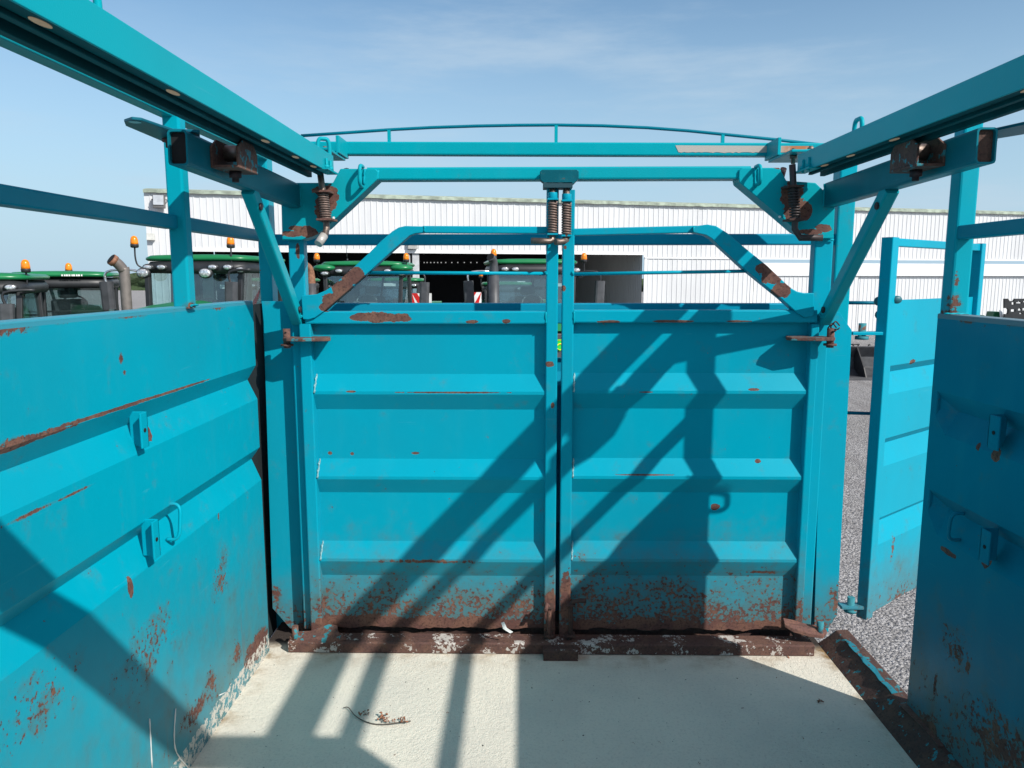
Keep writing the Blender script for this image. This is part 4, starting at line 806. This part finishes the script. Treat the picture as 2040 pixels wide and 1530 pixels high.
tractor('small tractor further back between the left brace and the side post', PY(522, 560, 19).x, 19.5, R(-6), cw=1.6, top=2.62, lamps=((-.65, 0), (-.4, 0), (.6, 0)), beacons=(), mirror=(0, .3), hood_z=(1.8, 1.6))
tractor('small tractor half hidden behind the tractor with the lobed roof, twin white lamps', PY(782, 560, 20.5).x, 20.8, R(4), cw=1.5, top=2.62, lamps=((-.1, 0), (.2, 0), (.62, 0)), beacons=(), mirror=(0, 0), hood_z=(1.8, 1.6))
tractor('tractor deep in the open bay, mostly hidden, with low amber beacon and red-white plate', PY(1010, 560, 22).x, 22.5, R(3), cw=1.5, top=2.50, lamps=((.4, 0), (.62, 0)), beacons=((-.78, .0, .16),), mirror=(0, 0), hood_z=(1.8, 1.6), marker=[(-1.02, -.2, 2.02, .50, .36, 1)])
t2 = [o for o in bpy.data.objects if o.get('label', '').startswith('tractor seen from behind')][0]
b = LB()
for k, w_ in enumerate((.02, .028, .022, .03, .018, .026, .03, .022, .026)): b.box((-.35+k*.036, 1.785, 2.655), (-.35+k*.036+w_, 1.79, 2.685))
b.build('roof_lettering', M_white, t2)
# ------------------------------------------------------------------ machines at the right
BK = thing('loader_bucket', 'dark grey loader bucket standing on the gravel beside the warehouse', 'bucket', PZ(1715, 757, GZ))
y0 = PZ(1715, 757, GZ).y; xa, xb = 7.4, 9.8; b = MB()
prof = [(0, .02), (-.1, .0), (.55, .0), (.85, .2), (.9, .55), (.7, .82), (.66, .80), (.84, .52), (.8, .24), (.5, .06), (0, .06)]
b.poly_prism([(xa, y0+a, GZ+z) for a, z in prof], (xb-xa, 0, 0)); b.build('shell', M_grey, BK, .01)
for xx in (xa, xb-.03, 8.9): MB().poly_prism([(xx, y0+a, GZ+z) for a, z in ((0, .0), (.55, .0), (.85, .2), (.9, .55), (.7, .82), (.2, .3))], (.03, 0, 0)).build('side_plate', M_tb, BK)
RK = thing('bale_spike_rack', 'thin dark metal rack standing behind the loader bucket', 'rack', (9.0, y0+1.2, GZ)); b = MB(); yy = y0+1.2
zt = PY(1715, 686, yy).z
for u in (1700, 1710, 1731): x = PY(u, 690, yy).x; b.tube([(x, yy, GZ), (x, yy, zt)], .025, 6)
b.tube([(PY(1690, 690, yy).x, yy, zt), (PY(1712, 690, yy).x, yy, zt)], .02, 6); b.tube([(PY(1722, 705, yy).x, yy, PY(1722, 703, yy).z), (PY(1733, 686, yy).x, yy, zt)], .03, 6); b.build('frame', M_tb, RK)
MH = thing('farm_implement', 'black cast iron farm implement with round holes at the right picture edge', 'implement', PY(2030, 600, 18)-Vector((0, 0, PY(2030, 600, 18).z-GZ)))
Ym = 18; Q = lambda u, v, dY=0: PY(u, v, Ym+dY)
def holed(u0, u1, v0, v1, holes, dY, name):
    # plate with real openings: grid of cells, cells inside a hole are left out
    b = MB(); nx, ny = 40, 20; vv = {}
    for i in range(nx):
        for j in range(ny):
            u = lerp(u0, u1, (i+.5)/nx); v = lerp(v0, v1, (j+.5)/ny)
            if any(((u-a)/ra)**2+((v-c)/rc)**2 < 1 for a, c, ra, rc in holes): continue
            P4 = [(i, j), (i+1, j), (i+1, j+1), (i, j+1)]; vs = []
            for key in P4:
                if key not in vv: vv[key] = b.b.verts.new(Q(lerp(u0, u1, key[0]/nx), lerp(v0, v1, key[1]/ny), dY))
                vs.append(vv[key])
            b.b.faces.new(vs)
    return b.build(name, M_tb, MH, solid=.06)
holed(2000, 2062, 595, 642, [(2003, 620, 5, 6), (2014, 596, 6, 4), (2017, 604.5, 3, 2.5), (2017, 618, 5, 3), (2029, 603, 5, 2.5), (2040, 601, 3, 2), (2030, 617, 4, 2.5), (2039, 616, 4, 3), (2033, 624, 3, 2), (2050, 608, 5, 4), (2052, 622, 4, 4)], 0, 'cast_plate')
MB().poly_prism([Q(1981, 621, .3), Q(1994, 621, .3), Q(1998, 642, .3), Q(1976, 642, .3)], (0, .3, 0)).build('green_cover', plain('implement_green', (.01, .13, .05), .4), MH, .01)
MB().poly_prism([Q(1993, 618, .1), Q(1997, 622, .1), Q(2000, 645, .1), Q(1997, 645, .1)], (0, .05, 0)).build('white_lever', M_white, MH)
MB().box((Q(1990, 640).x, Ym+.1, GZ), (Q(2060, 640).x, Ym+1.2, Q(2000, 640).z)).build('gearbox', M_tb, MH, .05)
MB().box((Q(1935, 630, 2).x, Ym+2, GZ), (Q(1965, 640, 2).x, Ym+2.6, Q(1950, 628, 2).z)).build('beam', plain('implement_dark_green', (.02, .07, .03), .6), MH, .05)

# ------------------------------------------------------------------ light
sd = Vector((-.96, .855, -1)).normalized(); sun = bpy.data.objects.new('sun', bpy.data.lights.new('sun', 'SUN')); COL.objects.link(sun)
sun.rotation_euler = sd.to_track_quat('-Z', 'Y').to_euler(); sun.data.energy = 5.0; sun.data.angle = R(.6); sun.data.color = (1.0, .965, .91)
w = bpy.data.worlds.new('World'); S.world = w; w.use_nodes = True; s = NT('', w)
el = math.asin(-sd.z); az = math.atan2(-sd.x, -sd.y)
sky = s.n('ShaderNodeTexSky', sky_type='NISHITA', sun_disc=False, sun_elevation=el, sun_rotation=az, air_density=1.0, dust_density=.35, ozone_density=1.4)
tc = s.n('ShaderNodeTexCoord').outputs['Generated']
n1 = s.noise(s.vscale(tc, (1.2, 1.2, 6.5)), 1.6, 8, .62); n2 = s.noise(s.vscale(tc, (1, 1, 3)), 1.1, 3, .5)
cl = s.math('MULTIPLY', s.math('MULTIPLY', s.ramp(n1, .44, .72), s.ramp(n2, .30, .60)), .55)
tint = s.n('ShaderNodeVectorMath', operation='MULTIPLY'); s.t.links.new(sky.outputs[0], tint.inputs[0]); tint.inputs[1].default_value = (1.16, 1.37, 1.40)
sz = s.n('ShaderNodeSeparateXYZ'); s.t.links.new(tc, sz.inputs[0])
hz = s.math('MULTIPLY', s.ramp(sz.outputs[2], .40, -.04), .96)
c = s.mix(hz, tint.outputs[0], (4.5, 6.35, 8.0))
c = s.mix(s.math('MULTIPLY', s.ramp(sz.outputs[2], .46, .80), .65), c, (3.5, 2.8, 3.2))  # neutral zenith added out of view to lift the shaded floor
c = s.mix(cl, c, (5.6, 6.9, 8.1))
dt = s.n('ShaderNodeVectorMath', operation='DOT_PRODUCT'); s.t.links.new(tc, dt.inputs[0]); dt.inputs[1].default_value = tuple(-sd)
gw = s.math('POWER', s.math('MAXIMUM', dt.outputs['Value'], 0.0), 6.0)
c = s.mix(s.math('MULTIPLY', gw, .55), c, (14, 12.0, 11.0))  # added warm glow around the sun, brightens the floor in shade
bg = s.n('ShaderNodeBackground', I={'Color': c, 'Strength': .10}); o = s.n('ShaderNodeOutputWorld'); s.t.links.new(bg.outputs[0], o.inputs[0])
S.view_settings.view_transform = 'Standard'; S.view_settings.look = 'None'; S.view_settings.exposure = 0; S.view_settings.gamma = 1
S.render.resolution_x = 1024; S.render.resolution_y = 768
